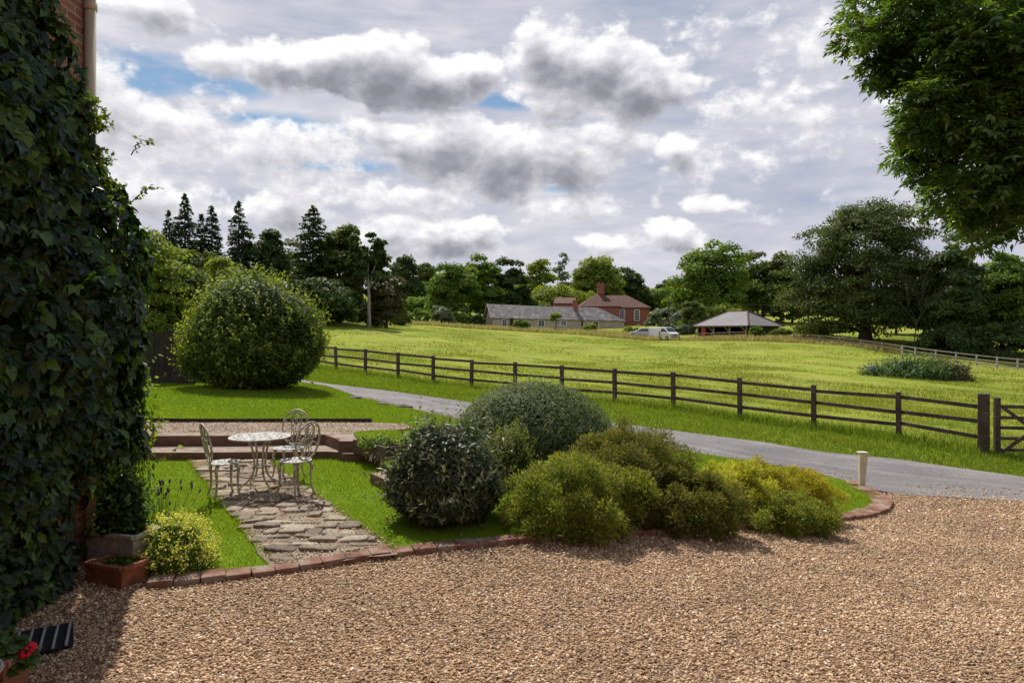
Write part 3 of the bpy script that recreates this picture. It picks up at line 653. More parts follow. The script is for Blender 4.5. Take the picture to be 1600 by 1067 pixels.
# wooden trough on the lower step
tr = thing('wooden_trough', 'weathered wooden plank trough on the brick steps beside the dark bush', 'planter', (-2.1, 11.05, .265), R(-50))
mb = MB(); L, Wd, Ht = 1.05, .3, .22
mb.box((0, -Wd / 2, Ht / 2), (L, .035, Ht)).box((0, Wd / 2, Ht / 2), (L, .035, Ht)).box((-L / 2 + .018, 0, Ht / 2), (.034, Wd - .037, Ht - .004)).box((L / 2 - .018, 0, Ht / 2), (.034, Wd - .037, Ht - .004))
mb.local('trough_side', M['trough'], tr, bevel=.006)
MB().box((0, 0, Ht - .06), (L - .08, Wd - .045, .03)).local('soil', M['soil'], tr)
def herb(name, label, c, rx, ry, hz, n_, size, mt, tpl=DIA, cat='plant', up=.6, group=None, flowers=None):
    t = thing(name, label, cat, c, 0, group)
    u = rdir(n_); u[:, 2] = np.abs(u[:, 2]); r = rng.uniform(.35, 1.0, n_)[:, None] ** .6
    p = u * r * np.array([rx, ry, hz]); nr = unit(u * .6 + np.array([0, 0, up]) + rng.normal(0, .45, (n_, 3)))
    dr = unit(u + np.array([0, 0, .5]) + rng.normal(0, .4, (n_, 3)))
    link('foliage', leaf_mesh('foliage', p, nr, dr, rng.uniform(.6, 1.3, n_) * size, rng.beta(2, 2, n_), tpl), M[mt], t)
    mb = MB()
    for i in range(9):
        a = rng.uniform(0, 6.28); q = rng.uniform(.2, .8)
        mb.tube([(0.02 * math.cos(a), .02 * math.sin(a), -.03), (rx * q * .5 * math.cos(a), ry * q * .5 * math.sin(a), hz * .45), (rx * q * math.cos(a), ry * q * math.sin(a), hz * .8)], [.006, .004, .002], 5)
    mb.local('stem', M['bark'], t); return t
herb('trough_plant', 'low dark green plants growing in the wooden trough', (-2.1, 11.05, .42), .34, .3, .16, 700, .06, 'greenleaf')

# ------------------------------------------------------------------ metal table and chairs
def disc(rad, fn, nr=15, ns=72, th=.012, z=0.0, dome=0.0):
    mb = MB(); vs, fs = [], []
    for i in range(nr + 1):
        for k in range(ns):
            r = rad * (i / nr); a = 2 * math.pi * k / ns; vs.append((r * math.cos(a), r * math.sin(a), z - dome * (i / nr) ** 2))
    for i in range(nr):
        for k in range(ns):
            if fn((i + .5) / nr, 2 * math.pi * (k + .5) / ns): fs.append((i * ns + k, (i + 1) * ns + k, (i + 1) * ns + (k + 1) % ns, i * ns + (k + 1) % ns))
    return mb.add(vs, fs)
def solid(o, t):
    md = o.modifiers.new('solid', 'SOLIDIFY'); md.thickness = t; md.offset = -1; return o
def lace(r, a):
    if r > .90 or r < .10: return True
    v = math.sin(8 * a + 3 * math.sin(r * 9)) + .9 * math.cos(r * 21) + .35 * math.sin(16 * a - r * 13)
    return abs(v) > .55 or abs(r - .5) < .03
def legcurve(a, r0, z0, r1, zm, rm, twist=0):
    pts = []
    for r, z in ((r0, z0), (r0 + (rm - r0) * .7, z0 - (z0 - zm) * .35), (rm, zm), (rm + (r1 - rm) * .25, zm * .5), (r1 - .01, .07), (r1 + .025, .012)):
        pts.append((r * math.cos(a), r * math.sin(a), z))
    return pts
def smooth(pts, k=5):
    o = []; n_ = len(pts); pts = [Vector(p) for p in pts]
    for i in range(n_ - 1):
        p0, p1, p2, p3 = pts[max(i - 1, 0)], pts[i], pts[i + 1], pts[min(i + 2, n_ - 1)]
        for j in range(k):
            t = j / k; o.append(.5 * ((2 * p1) + (p2 - p0) * t + (2 * p0 - 5 * p1 + 4 * p2 - p3) * t * t + (3 * p1 - p0 - 3 * p2 + p3) * t ** 3))
    return o + [pts[-1]]
tx, ty = -3.33, 9.3
tb = thing('garden_table', 'round pierced white metal table with rusty legs on the stone path', 'table', (tx, ty, float(zpat(tx, ty)) + .03))
solid(disc(.385, lace, 18, 96, z=.705).local('tabletop', M['tabletop'], tb), .012)
MB().tube([(.385 * math.cos(a), .385 * math.sin(a), .699) for a in np.linspace(0, 2 * math.pi, 48, endpoint=False)], .011, 6, True).local('rim', M['castiron'], tb, smooth=True)
for k in range(4):
    c_ = smooth(legcurve(R(45 + 90 * k), .19, .69, .27, .34, .075)); MB().tube(c_, np.interp(np.linspace(0, 1, len(c_)), [0, .3, .5, .8, 1], [.019, .014, .015, .012, .02]), 8).local('leg', M['castiron'], tb, smooth=True)
disc(.13, lambda r, a: abs(math.sin(4 * a)) > .3 or r > .8, 6, 32, z=.33).local('shelf', M['castiron'], tb); solid(tb.children[-1] if tb.children else None, .008) if False else None
def make_chair(label, loc, fwd):
    ch = thing('garden_chair', label, 'chair', loc, math.atan2(fwd[1], fwd[0]) - math.pi / 2, 'metal chairs round the garden table')
    # local: +Y is forward
    solid(disc(.205, lambda r, a: r > .86 or r < .12 or abs(math.sin(6 * a + 2 * r)) > .62 or abs(r - .55) < .06, 14, 72, z=.435).local('seat', M['tabletop'], ch), .012)
    for sx, sy, r1 in ((-1, 1, .24), (1, 1, .24), (-1, -1, .235), (1, -1, .235)):
        a = math.atan2(sy, sx) + (R(-8) * sx * sy if sy > 0 else 0)
        c_ = smooth([(.15 * math.cos(a), .15 * math.sin(a), .43), (.20 * math.cos(a), .20 * math.sin(a), .36), (.19 * math.cos(a), .19 * math.sin(a), .22), (.205 * math.cos(a), .205 * math.sin(a), .08), (.245 * math.cos(a), .245 * math.sin(a), .006)])
        MB().tube(c_, np.interp(np.linspace(0, 1, len(c_)), [0, .25, .6, 1], [.028, .022, .013, .017]), 8).local('leg', M['castiron'], ch, smooth=True)
    def bk(u, v):      # point on the reclined, slightly curved back; u across, v up
        return (u, -.18 - .10 * v / .5 + .25 * u * u * 1.2, .43 + v)
    rim = [bk(.20 * math.sin(a), .265 - .245 * math.cos(a)) for a in np.linspace(0, 2 * math.pi, 40, endpoint=False)]
    MB().tube(rim, .0125, 6, True).local('backrest', M['castiron'], ch, smooth=True)
    lat = MB()
    for s in (-1, 1):
        for c0, rr in (((s * .1, .27), (.10, .2)), ((s * .0, .40), (.075, .08)), ((s * .095, .16), (.07, .085)), ((s * .105, .375), (.055, .07))):
            lat.tube([bk(max(-.195, min(.195, c0[0] + rr[0] * math.cos(a))), c0[1] + rr[1] * math.sin(a)) for a in np.linspace(0, 2 * math.pi, 22, endpoint=False)], .0065, 5, True)
        lat.tube([bk(0, .5), bk(s * .05, .43), bk(s * .09, .34), bk(s * .03, .25), bk(s * .07, .15), bk(s * .02, .06), bk(0, .02)], .0065, 5)
    lat.tube([bk(.07 * math.cos(a), .255 + .05 * math.sin(a)) for a in np.linspace(0, 6.28, 16, endpoint=False)], .007, 5, True)
    lat.local('back_lattice', M['castiron'], ch, smooth=True)
    return ch
for lb, (x, y), fw in (('metal chair left of the table, its oval back seen almost edge on', (-3.66, 8.98), (.80, .60)),
                       ('metal chair behind the table, its oval back facing the camera', (-3.17, 9.98), (-.16, -1)),
                       ('metal chair right of the table, its oval back turned sideways', (-2.80, 9.1), (-.86, .48))):
    make_chair(lb, (x, y, float(zpat(x, y)) + .03), fw)

# ------------------------------------------------------------------ fence, gate, post
z_ = [h1(*p) for p in FP]
fn = thing('post_and_rail_fence', 'long dark three rail wooden fence between the lane and the green field', 'fence', (FP[5][0], FP[5][1], z_[5]))
for (x, y), z in zip(FP, z_):
    a = math.atan2(dy_, dx_); MB().box((x, y, z + .53 + rng.normal(0, .012)), (.115, .115, 1.24), M=Matrix.Rotation(rng.normal(0, .014), 4, 'X') @ Matrix.Rotation(rng.normal(0, .014), 4, 'Y') @ Matrix.Rotation(a + rng.normal(0, .05), 4, 'Z')).build('post', M['fence'], fn, bevel=.01)
zg = h1(*GP); ends = FP + [GP]; ze = z_ + [zg]
nrm_ = Vector((dy_, -dx_, 0)).normalized()
if nrm_.y < 0: nrm_ = -nrm_
for i in range(len(ends) - 1):
    for hh in (1.04, .69, .34):
        a = Vector((*ends[i], ze[i] + hh + rng.normal(0, .018))) + nrm_ * .045; b = Vector((*ends[i + 1], ze[i + 1] + hh + rng.normal(0, .018))) + nrm_ * .045
        d = (b - a).normalized(); MB().bar(a + d * .0, b - d * .0, .036, .092).build('rail', M['fence'], fn, bevel=.005)
tag(MB().box((GP[0], GP[1], zg + .62), (.235, .235, 1.5), math.atan2(dy_, dx_) + .1).build('gate_post', M['fence'], None, (GP[0], GP[1], zg), bevel=.015), 'thick square timber gate post at the right end of the rail fence', 'gate post')
gx0, gy0 = GP[0] + .24, GP[1] - .02; zz = zg - .02
gt = thing('field_gate', 'dark five bar wooden field gate hung beside the thick post', 'gate', (gx0, gy0, zz))
MB().box((gx0 + .05, gy0, zz + .65), (.12, .09, 1.3)).build('stile', M['fence'], gt, bevel=.008)
MB().box((gx0 + 3.0, gy0 - .2, zz + .6), (.09, .08, 1.15)).build('stile', M['fence'], gt, bevel=.008)
for hh in (1.1, .85, .62, .38, .12): MB().bar((gx0 + .05, gy0 - .01, zz + hh), (gx0 + 3.0, gy0 - .21, zz + hh - .04), .03, .075).build('bar', M['fence'], gt, bevel=.005)
MB().bar((gx0 + .1, gy0 - .055, zz + .05), (gx0 + 1.5, gy0 - .145, zz + 1.1), .025, .075).build('brace', M['fence'], gt)
MB().bar((gx0 + .15, gy0 - .045, zz + 1.08), (gx0 + 1.5, gy0 - .125, zz + .08), .025, .075).build('brace', M['fence'], gt)
x, y, z = G(1346, 757); y = 12.85; x = (1346 - 800) / F * y; z = h1(x, y)
po = thing('marker_post', 'short cream painted marker post on the brick kerb tip', 'post', (x, y, z))
po.rotation_euler = (0, R(2), 0)
MB().box((0, 0, .31), (.145, .12, .66), 0, taper=.62).local('post', M['postpaint'], po, bevel=.01)
MB().box((0, 0, .655), (.165, .14, .03)).local('cap', M['postpaint'], po, bevel=.008)
def railfence(name, label, pxs, hts, wd, mt, ht=1.2, sub=1):
    pts = []
    for px, Y in pxs: xx = (px - 800) / F * Y; pts.append((xx, Y, h1(xx, Y)))
    f = thing(name, label, 'fence', pts[0])
    for x, y, z in pts: MB().box((x, y, z + ht / 2 - .1), (.12, .12, ht + .2)).build('post', mt, f)
    for i in range(len(pts) - 1):
        for hh in hts: MB().bar(Vector(pts[i]) + Vector((0, -.07, hh)), Vector(pts[i + 1]) + Vector((0, -.07, hh)), .04, wd).build('rail', mt, f)
railfence('paddock_fence', 'pale silvered three rail fence curving below the trees at right', [(1410, 78), (1430, 76.5), (1462, 75), (1494, 73.8), (1526, 72.8), (1558, 72), (1590, 71.3), (1622, 70.8), (1660, 70.4)], (1.1, .68, .25), .12, M['palewood'])
railfence('paddock_fence', 'dark shaded rail fence under the big oak, running left from the pale fence', [(1408, 79), (1378, 82), (1345, 85), (1312, 88), (1280, 91), (1240, 94)], (1.0, .6), .12, M['oak'], 1.1)
railfence('paddock_fence', 'short grey rail fence far off below the dark tall trees at left', [(552, 112), (563, 112.5), (575, 113), (586, 113.5), (598, 114)], (1.0, .55), .14, M['palewood'], 1.15)
railfence('paddock_fence', 'low grey rail in front of the open cart shed', [(1086, 103), (1112, 102), (1140, 101), (1166, 100)], (1.0,), .14, M['oak'], 1.1)
y = 22.4; x0, x1 = -13.6, -10.9
cf = thing('board_fence', 'dark upright closeboard fence between the creeper and the round shrub', 'fence', (-12, y, h1(-12, y)))
mb = MB(); x = x0
while x < x1 + .9: mb.box((x, y + rng.normal(0, .008), h1(x, y) + .82), (.15, .025, 1.7 + rng.normal(0, .012))); x += .165
mb.build('board', M['darkwood'], cf)
for x in (x0, -12.2, x1): MB().box((x, y + .08, h1(x, y) + .85), (.1, .1, 1.75)).build('post', M['darkwood'], cf)

# ------------------------------------------------------------------ the near house, its pipe and creeper
HX, HY = -3.98, 6.62
hs = thing('brick_house', 'corner of a red brick house almost hidden by dark creeper', 'house', (HX - 4, 2, 0))
MB().prism([(HX, HY), (HX, -2.4), (13, -2.4), (13, -10), (HX - 8, -10), (HX - 8, HY)], -.8, 6.0).build('wall', M['housebrick'], hs)  # outline includes an unseen wing behind the camera, added to block skylight
MB().add([(HX - .2, -2.0, 5.8), (13.3, -2.0, 5.8), (13.3, -6.2, 9.2), (HX - 8.3, -6.2, 9.2), (HX - 8.3, -10.4, 5.8), (13.3, -10.4, 5.8), (HX - 8.3, -2.0, 5.8)], [(6, 1, 2, 3), (3, 2, 5, 4), (1, 5, 2), (6, 3, 4)]).build('roof', M['tile'], hs)  # roof of the added, unseen wing
rf = MB().add([(HX + .3, HY + .25, 5.85), (HX + .3, -4.3, 5.85), (HX - 4, -4.3, 9.3), (HX - 4, HY + .25, 9.3), (HX - 8.3, -4.3, 5.85), (HX - 8.3, HY + .25, 5.85)], [(0, 3, 2, 1), (3, 5, 4, 2), (0, 5, 3), (1, 2, 4)]).build('roof', M['tile'], hs)
dpz = MB().tube([(HX + .05, HY - .06, .1), (HX + .05, HY - .06, 5.6)], .05, 12)
for zc in (1.6, 3.4, 5.2): dpz.tube([(HX + .05, HY - .06, zc), (HX + .05, HY - .06, zc + .07)], .06, 12)
dpz.build('drainpipe', M['cream'], hs, smooth=True)

# creeper: hanging five-part leaves over the wall and round its corner
def creeper_front(y, z):
    t = .30 + .13 * np.sin(z * 1.3 + y * .9) + .10 * np.sin(z * 2.9 - y * 2.1 + 1) + .06 * np.sin(z * 6 + y * 5)
    t = t * np.interp(z, [0, .5, 1.2, 2, 3.2, 3.8, 4.4, 5.2], [.6, .62, .75, 1.0, 1.12, .85, .55, .5])
    return t + .10
def ztop(y): return np.interp(y, [3, 4.6, 5.3, 5.9, 6.3, 6.7, 7.1], [6.2, 6.0, 5.5, 4.75, 4.05, 3.7, 3.45])
NS = 6400
sy = rng.uniform(3.3, 7.05, NS); sz = rng.uniform(0, 1, NS) ** 1.15 * ztop(sy) + .03
dep = rng.beta(3.2, 1.2, NS); ft = creeper_front(sy, sz)
over = np.clip((sy - HY) / .5, 0, 1)                     # past the corner the mass rounds off
sx = HX + ft * dep * np.sqrt(np.clip(1 - over ** 2, 0, 1)) + .02
k = ~((sz < 1.05) & (sy > 5.9) & (dep > .28 + .25 * (sz > .75))); sx, sy, sz, dep = sx[k], sy[k], sz[k], dep[k]; NS = len(sx)
out_ = unit(np.stack([np.full(NS, 1.0), np.clip((sy - 6.2) * .9, -.25, 1) - .15, rng.normal(.25, .25, NS)], -1) + rng.normal(0, .35, (NS, 3)))
down = unit(np.stack([rng.normal(.25, .25, NS), rng.normal(-.1, .4, NS), -np.ones(NS)], -1))
side = np.cross(out_, down)
Pp, Nn, Dd, Ss, Tt = [], [], [], [], []
base = np.where(rng.uniform(0, 1, NS) < .10 + .25 * np.clip((sz - 3.0) / 2, 0, 1), rng.uniform(.75, 1, NS), rng.beta(1.6, 2.6, NS))  # pale tints, more of them higher up, paint sunlit leaves into the colour
for ang, sc1 in ((0, 1.0), (38, .88), (-38, .88), (80, .62), (-80, .62)):
    a = R(ang) + rng.normal(0, .12, NS); dd = unit(down * np.cos(a)[:, None] + side * np.sin(a)[:, None])
    Pp.append(np.stack([sx, sy, sz], -1) + dd * .008); Nn.append(out_ + rng.normal(0, .22, (NS, 3))); Dd.append(dd); Ss.append(sc1 * rng.uniform(.085, .145, NS)); Tt.append(np.clip(base + rng.normal(0, .1, NS), 0, 1))
cr = thing('wall_creeper', 'dark glossy creeper with drooping leaves covering the house wall', 'creeper', (HX, 5.5, 0))
off = np.array([HX, 5.5, 0])
link('foliage', leaf_mesh('foliage', np.concatenate(Pp) - off, np.concatenate(Nn), np.concatenate(Dd), np.concatenate(Ss), np.concatenate(Tt), OVA), M['creeper'], cr)
mb = MB()
for i in range(46):
    y0_ = rng.uniform(3.6, 6.6); p = [(HX + .03, y0_, 0)]; z = 0; y_ = y0_
    while z < float(ztop(y_)) - .1: z += .35; y_ = min(6.75, y_ + rng.normal(0, .06)); p.append((HX + .05 + rng.uniform(0, .10) * float(creeper_front(y_, z)) * 2, y_, z))
    mb.tube(p, np.linspace(.016, .005, len(p)), 5)
mb.build('stem', M['bark'], cr)
# loose runners of lighter growth that hang off the creeper towards the sky
def runner(name, label, starts, cat, mt, size, par=None):
    t = thing(name, label, cat, starts[0][0]); pp, nn, dd_ = [], [], []
    for a, b, sag in starts:
        a = Vector(a); b = Vector(b); pts = []
        for i in range(13):
            u = i / 12; p = a.lerp(b, u) + Vector((0, 0, sag * math.sin(u * math.pi))) + Vector(rng.normal(0, .012, 3)); pts.append(p)
            for q_ in range(3 if i > 1 else 0):
                pp.append(p + Vector(rng.normal(0, .012, 3))); nn.append(rng.normal(0, .6, 3) + np.array([0, -.4, .7])); dd_.append(rng.normal(0, .7, 3) + np.array([.2, 0, -.3]))
        MB().tube(pts, np.linspace(.006, .002, 13), 5).build('stem', M['bark'], t)
    o_ = np.array(t.location)
    N_ = len(pp); link('foliage', leaf_mesh('foliage', np.array([tuple(p) for p in pp]) - o_, np.array(nn), np.array(dd_), rng.uniform(.5, 1.3, N_) * size, rng.uniform(.2, 1, N_), DIA), M[mt], t)
    return t
rs = []
for i in range(46):
    y_ = rng.uniform(6.1, 6.8); z_0 = rng.uniform(3.2, 4.3); a = (HX + .15, y_, z_0); ln = rng.gamma(2.2, .045)
    rs.append((a, (a[0] + ln * rng.uniform(.4, 1), y_ + rng.uniform(-.1, .2), z_0 + ln * rng.uniform(-.3, .6)), rng.uniform(-.03, .05)))
for dz, ln in ((3.92, .18), (3.45, .22), (2.95, .2), (2.65, .16)):
    rs.append(((HX + .3, 6.8, dz), (HX + .3 + ln, 6.9, dz + .16), .06))
runner('wall_vine', 'yellowish fine vine with small leaves trailing off the drainpipe above the creeper', rs, 'vine', 'creeper_light', .05)
# ------------------------------------------------------------------ shrubs and border plants
def lumpy(u, seed, amp=.10, nl=7):
    rr = np.random.default_rng(seed); k = unit(rr.normal(size=(nl, 3))); f = rr.uniform(2, 5, nl); ph = rr.uniform(0, 6, nl)
    return 1 + amp * np.mean(np.sin((u @ k.T) * f * 1.6 + ph) * 1.8, axis=1)
def bush(name, label, c, rad, n_, size, mt, tpl=DIA, seed=1, amp=.10, layers=(.80, 1.0), up=.35, jit=.5, fuzz=.04, zmin=-.25, cat='bush', core='darkleaf', sprig=0, group=None, upd=.6, pw=1.0, zc=0.0):
    t = thing(name, label, cat, c, 0, group); rad = np.array(rad); zlow = zc * rad[2]; rad[2] -= zlow
    def lift(q):
        q = q.copy()
        if zc: q[:, 2] = zlow + np.where(q[:, 2] < 0, q[:, 2] * zlow / rad[2], q[:, 2])
        return q
    if zc: zmin = -1.0
    u = rdir(int(n_ * 1.6)); u = u[u[:, 2] > zmin][:n_]; N_ = len(u)
    lr = lumpy(u, seed, amp) * (layers[0] + (layers[1] - layers[0]) * rng.uniform(0, 1, N_) ** .6) + np.abs(rng.normal(0, fuzz, N_))
    sh = np.sign(u) * np.abs(u) ** pw if pw != 1 else u
    p = lift(sh * rad * lr[:, None]); p[:, 2] = np.maximum(p[:, 2], rng.uniform(-.02, .12, N_))
    nr = unit(u / rad * rad.mean() + np.array([0, 0, up]) + rng.normal(0, jit, (N_, 3))); dr = unit(u * .8 + np.array([0, 0, upd]) + rng.normal(0, .45, (N_, 3)))
    hue = .5 + .5 * np.sin((u @ np.array([3.1, 2.2, 4.3])) * 2.2 + seed) * np.sin(u[:, 0] * 6 + seed * 2)
    tint = np.clip(.35 * hue + .65 * rng.beta(2, 2, N_), 0, 1); sz = rng.uniform(.6, 1.25, N_) * size
    if sprig:                                   # upright sprigs: short shoots of leaves that break the outline
        us = rdir(sprig * 3); us = us[us[:, 2] > zmin + .1][:sprig]; b0 = lift(us * rad * lumpy(us, seed, amp)[:, None])
        L = rng.uniform(.4, 1.3, len(us)) * size * 4; dv = unit(us * .7 + np.array([0, 0, .8]) + rng.normal(0, .3, us.shape))
        for j in range(9):
            q_ = b0 + dv * (L * j / 8)[:, None]; sdv = unit(dv * .7 + rng.normal(0, .6, us.shape))
            p = np.r_[p, q_]; nr = np.r_[nr, unit(us + rng.normal(0, .6, us.shape) + np.array([0, 0, .4]))]; dr = np.r_[dr, sdv]; sz = np.r_[sz, rng.uniform(.6, 1.1, len(us)) * size]
            tint = np.r_[tint, np.clip(.4 + .07 * j + rng.normal(0, .12, len(us)), 0, 1)]
        p[:, 2] = np.maximum(p[:, 2], .01)
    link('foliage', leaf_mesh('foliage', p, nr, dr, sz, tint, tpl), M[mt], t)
    b = bmesh.new(); bmesh.ops.create_icosphere(b, subdivisions=4, radius=1); U = np.array([tuple(v.co) for v in b.verts]); fi = [[v.index for v in f.verts] for f in b.faces]; b.free()
    mbk = MB()
    for i in range(14):
        a = 2.4 * i; e = rng.uniform(.25, .7)
        mbk.tube([(.06 * math.cos(a), .06 * math.sin(a), -.05), (rad[0] * e * .5 * math.cos(a), rad[1] * e * .5 * math.sin(a), rad[2] * .4), (rad[0] * e * math.cos(a), rad[1] * e * math.sin(a), rad[2] * .72)], [.03, .02, .008], 5)
    mbk.local('stem', M['bark'], t)
    # inner leaves, packed, so that daylight does not shine through the middle
    u2 = rdir(int(n_ * .35)); u2 = u2[u2[:, 2] > (-1 if zc else -.3)]; p2 = u2 * rad * lumpy(u2, seed, amp)[:, None] * rng.uniform(layers[0] * .6, layers[0], (len(u2), 1)); p2 = lift(p2); p2[:, 2] = np.maximum(p2[:, 2], .02)
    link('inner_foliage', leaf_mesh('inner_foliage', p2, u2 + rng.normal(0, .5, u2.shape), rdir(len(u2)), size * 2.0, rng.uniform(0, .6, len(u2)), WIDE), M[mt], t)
    return t
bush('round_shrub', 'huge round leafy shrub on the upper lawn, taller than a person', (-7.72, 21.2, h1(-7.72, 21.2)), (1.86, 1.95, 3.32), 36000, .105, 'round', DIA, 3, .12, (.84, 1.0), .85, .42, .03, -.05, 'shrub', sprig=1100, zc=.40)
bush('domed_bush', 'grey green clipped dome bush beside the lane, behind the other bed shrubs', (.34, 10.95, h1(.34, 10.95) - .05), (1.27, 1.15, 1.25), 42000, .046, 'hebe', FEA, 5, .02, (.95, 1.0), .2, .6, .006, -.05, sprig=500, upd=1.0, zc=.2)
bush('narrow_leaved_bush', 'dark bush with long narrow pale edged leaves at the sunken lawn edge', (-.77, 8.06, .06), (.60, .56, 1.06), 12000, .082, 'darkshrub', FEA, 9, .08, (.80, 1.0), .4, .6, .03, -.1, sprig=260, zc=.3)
HB = [('bright green feathery heather bush overhanging the gravel, nearest the kerb corner', (.70, 8.0), (.84, .80, .84), 40000, 'heath', 12),
      ('olive brown feathery heather bush behind the bright green one, largest of the heathers', (1.52, 9.1), (.98, .95, 1.10), 42000, 'heathdark', 17),
      ('dark olive low heather bush between the brown heather and the yellow one', (1.98, 8.45), (.78, .66, .76), 34000, 'heathdark', 21),
      ('pale lime yellow heather bush near the right tip of the bed', (2.92, 9.5), (.64, .58, .74), 22000, 'lime', 25),
      ('golden orange heather bush, rightmost in the bed beside the kerb', (3.9, 10.05), (.74, .62, .78), 26000, 'gold', 29),
      ('low green and yellow heather spilling over the kerb below the golden one', (3.25, 9.12), (.92, .56, .48), 26000, 'heath', 33)]
def heather(label, xy, rad, n_, mt_, seed):
    rr = np.random.default_rng(seed); rad = np.array(rad); nc = 130
    t = thing('heather_bush', label, 'bush', (*xy, h1(*xy) - .05))
    u = unit(rr.normal(size=(nc * 3, 3))); u = u[u[:, 2] > -.55][:nc]
    Rv = np.array([rad[0], rad[1], rad[2] * .62]); c0 = np.array([0, 0, rad[2] * .38])
    cc = c0 + u * Rv * (lumpy(u, seed, .16, 6) * rr.uniform(.55, .93, nc))[:, None]; cr_ = rr.uniform(.09, .17, nc) * (rad.mean() / .75); ct = rr.beta(2, 2, nc)
    k = rr.choice(nc, n_, p=cr_ ** 2 / (cr_ ** 2).sum()); v = unit(rr.normal(size=(n_, 3)) + u[k] * .55 + np.array([0, 0, .45]))
    f_ = rr.uniform(0, 1, n_) ** .6; p = cc[k] + v * (cr_[k] * f_)[:, None]; p[:, 2] = np.maximum(p[:, 2], .01)
    nr = unit(np.cross(v, unit(rr.normal(size=(n_, 3)))) + u[k] * .3 + np.array([0, 0, .3])); dr = unit(v + rr.normal(0, .3, (n_, 3)) + np.array([0, 0, .2]))
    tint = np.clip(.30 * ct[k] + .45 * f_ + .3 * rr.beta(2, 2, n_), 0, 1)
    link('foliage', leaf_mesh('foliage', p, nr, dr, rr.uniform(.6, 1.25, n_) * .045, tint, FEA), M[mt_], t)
    mb = MB()
    for i in rr.permutation(nc)[:26]: mb.tube([(cc[i][0] * .15, cc[i][1] * .15, -.03), tuple(cc[i] * np.array([.6, .6, .5])), tuple(cc[i])], [.014, .009, .004], 5)
    mb.local('stem', M['bark'], t)
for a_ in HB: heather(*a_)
bush('green_tuft_bush', 'small dark upright green shrub wedged between the dome and the dark bush', (-.05, 9.6, h1(-.05, 9.6)), (.30, .28, .56), 3000, .06, 'oakleaf', FEA, 35, .15, (.7, 1), .2, .7, .05, -.1, sprig=300, upd=1.2)
# border below the creeper
bush('lady_mantle', 'mound of frothy yellow green flowers beside the kerb and the terracotta trough', (-3.1, 6.5, .03), (.30, .30, .38), 2200, .05, 'greenleaf', WIDE, 41, .15, (.7, 1), .5, .5, .03, -.1, 'plant', sprig=0)
def froth(par, c, rad, n_, mt, size):
    u = rdir(n_ * 3); u = u[(u[:, 2] > -.05)][:n_]; p = u * np.array(rad) * rng.uniform(.92, 1.22, (len(u), 1)); cl = rng.normal(0, .03, p.shape)
    P2 = np.repeat(p, 16, 0) + rng.normal(0, .022, (len(p) * 16, 3))
    return link('flower_froth', leaf_mesh('flower_froth', P2, rdir(len(P2)) + np.array([0, 0, .8]), rdir(len(P2)), rng.uniform(.6, 1.3, len(P2)) * size, rng.beta(3, 2, len(P2)), WIDE), M[mt], par)
froth(bpy.data.objects['lady_mantle'], None, (.33, .32, .43), 340, 'frothy', .018)
lv = thing('lavender', 'thin grey green lavender clump with dark flower heads behind the yellow mound', 'plant', (-3.5, 7.05, .06))
N_ = 520; a = rng.uniform(0, 6.28, N_); q_ = rng.uniform(0, 1, N_) ** .7
b0 = np.stack([.1 * q_ * np.cos(a), .1 * q_ * np.sin(a), 0 * a], -1); tp = unit(np.stack([q_ * np.cos(a) * .62, q_ * np.sin(a) * .62, np.full(N_, .95)], -1))
link('foliage', leaf_mesh('foliage', b0, rng.normal(size=(N_, 3)), tp, rng.uniform(.3, .52, N_), rng.uniform(0, .7, N_), (np.array([(-.012, 0, 0), (.012, 0, 0), (.009, .6, .0), (0, 1, 0)]), np.array([(0, 1, 2, 3)]))), M['greenleaf'], lv)
mb = MB()
for i in range(26):
    d_ = tp[i]; L = rng.uniform(.5, .66); e = b0[i] + d_ * L; mb.tube([b0[i], e], .002, 4); mb.tube([e - d_ * .012, e, e + d_ * .02, e + d_ * .035], [.004, .011, .010, .002], 6)
mb.local('flower_head', flat('lavender_head', (.09, .07, .10), .8, .2, .3, 40), lv)
bush('potted_shrub', 'small dark leaved shrub growing in the pale rimmed trough', (-3.62, 6.54, .37), (.22, .17, .46), 2000, .055, 'creeper', DIA, 51, .15, (.6, 1), .4, .7, .05, -.2, 'plant', sprig=60)
bush('wall_shrub', 'lighter green leafy shrub at the house corner beside the steps', (-4.52, 7.8, .05), (.44, .5, 2.35), 4300, .085, 'greenleaf', DIA, 55, .25, (.5, 1), .4, .7, .08, -.1, 'shrub', sprig=90)
# troughs in front of the creeper
def trough(name, label, c, rz, L, Wd, Ht, mt, rimm, plant=None, th=.035, tp=1.0):
    t = thing(name, label, 'planter', c, rz)
    vs = []; mb = MB()
    def ring(s, z, ins=0): return [((sx * (L / 2 * s - ins)), (sy * (Wd / 2 * s - ins)), z) for sx, sy in ((-1, -1), (1, -1), (1, 1), (-1, 1))]
    vs = ring(.88, 0) + ring(1, Ht) + ring(1, Ht, th) + ring(1, Ht * .55, th)
    fs = [(3, 2, 1, 0)] + [(i + 4 * k, (i + 1) % 4 + 4 * k, (i + 1) % 4 + 4 * k + 4, i + 4 * k + 4) for k in range(3) for i in range(4)] + [(12, 13, 14, 15)]
    mb.add(vs, fs).local('body', mt, t, bevel=.008)
    r_ = MB()
    for a_, b_ in ((0, 1), (1, 2), (2, 3), (3, 0)):
        q_ = ring(1, Ht - .012, .012); r_.bar(q_[a_], q_[b_], .05, .04)
    r_.local('rim', rimm, t, bevel=.008)
    MB().box((0, 0, Ht * .72), (L - 2 * th - .002, Wd - 2 * th - .002, .02)).local('soil', M['soil'], t); return t
trough('terracotta_trough', 'old mossy terracotta trough on the gravel below the creeper', (-3.45, 6.16, -.01), R(-22), .46, .29, .22, M['terra'], M['terra'])
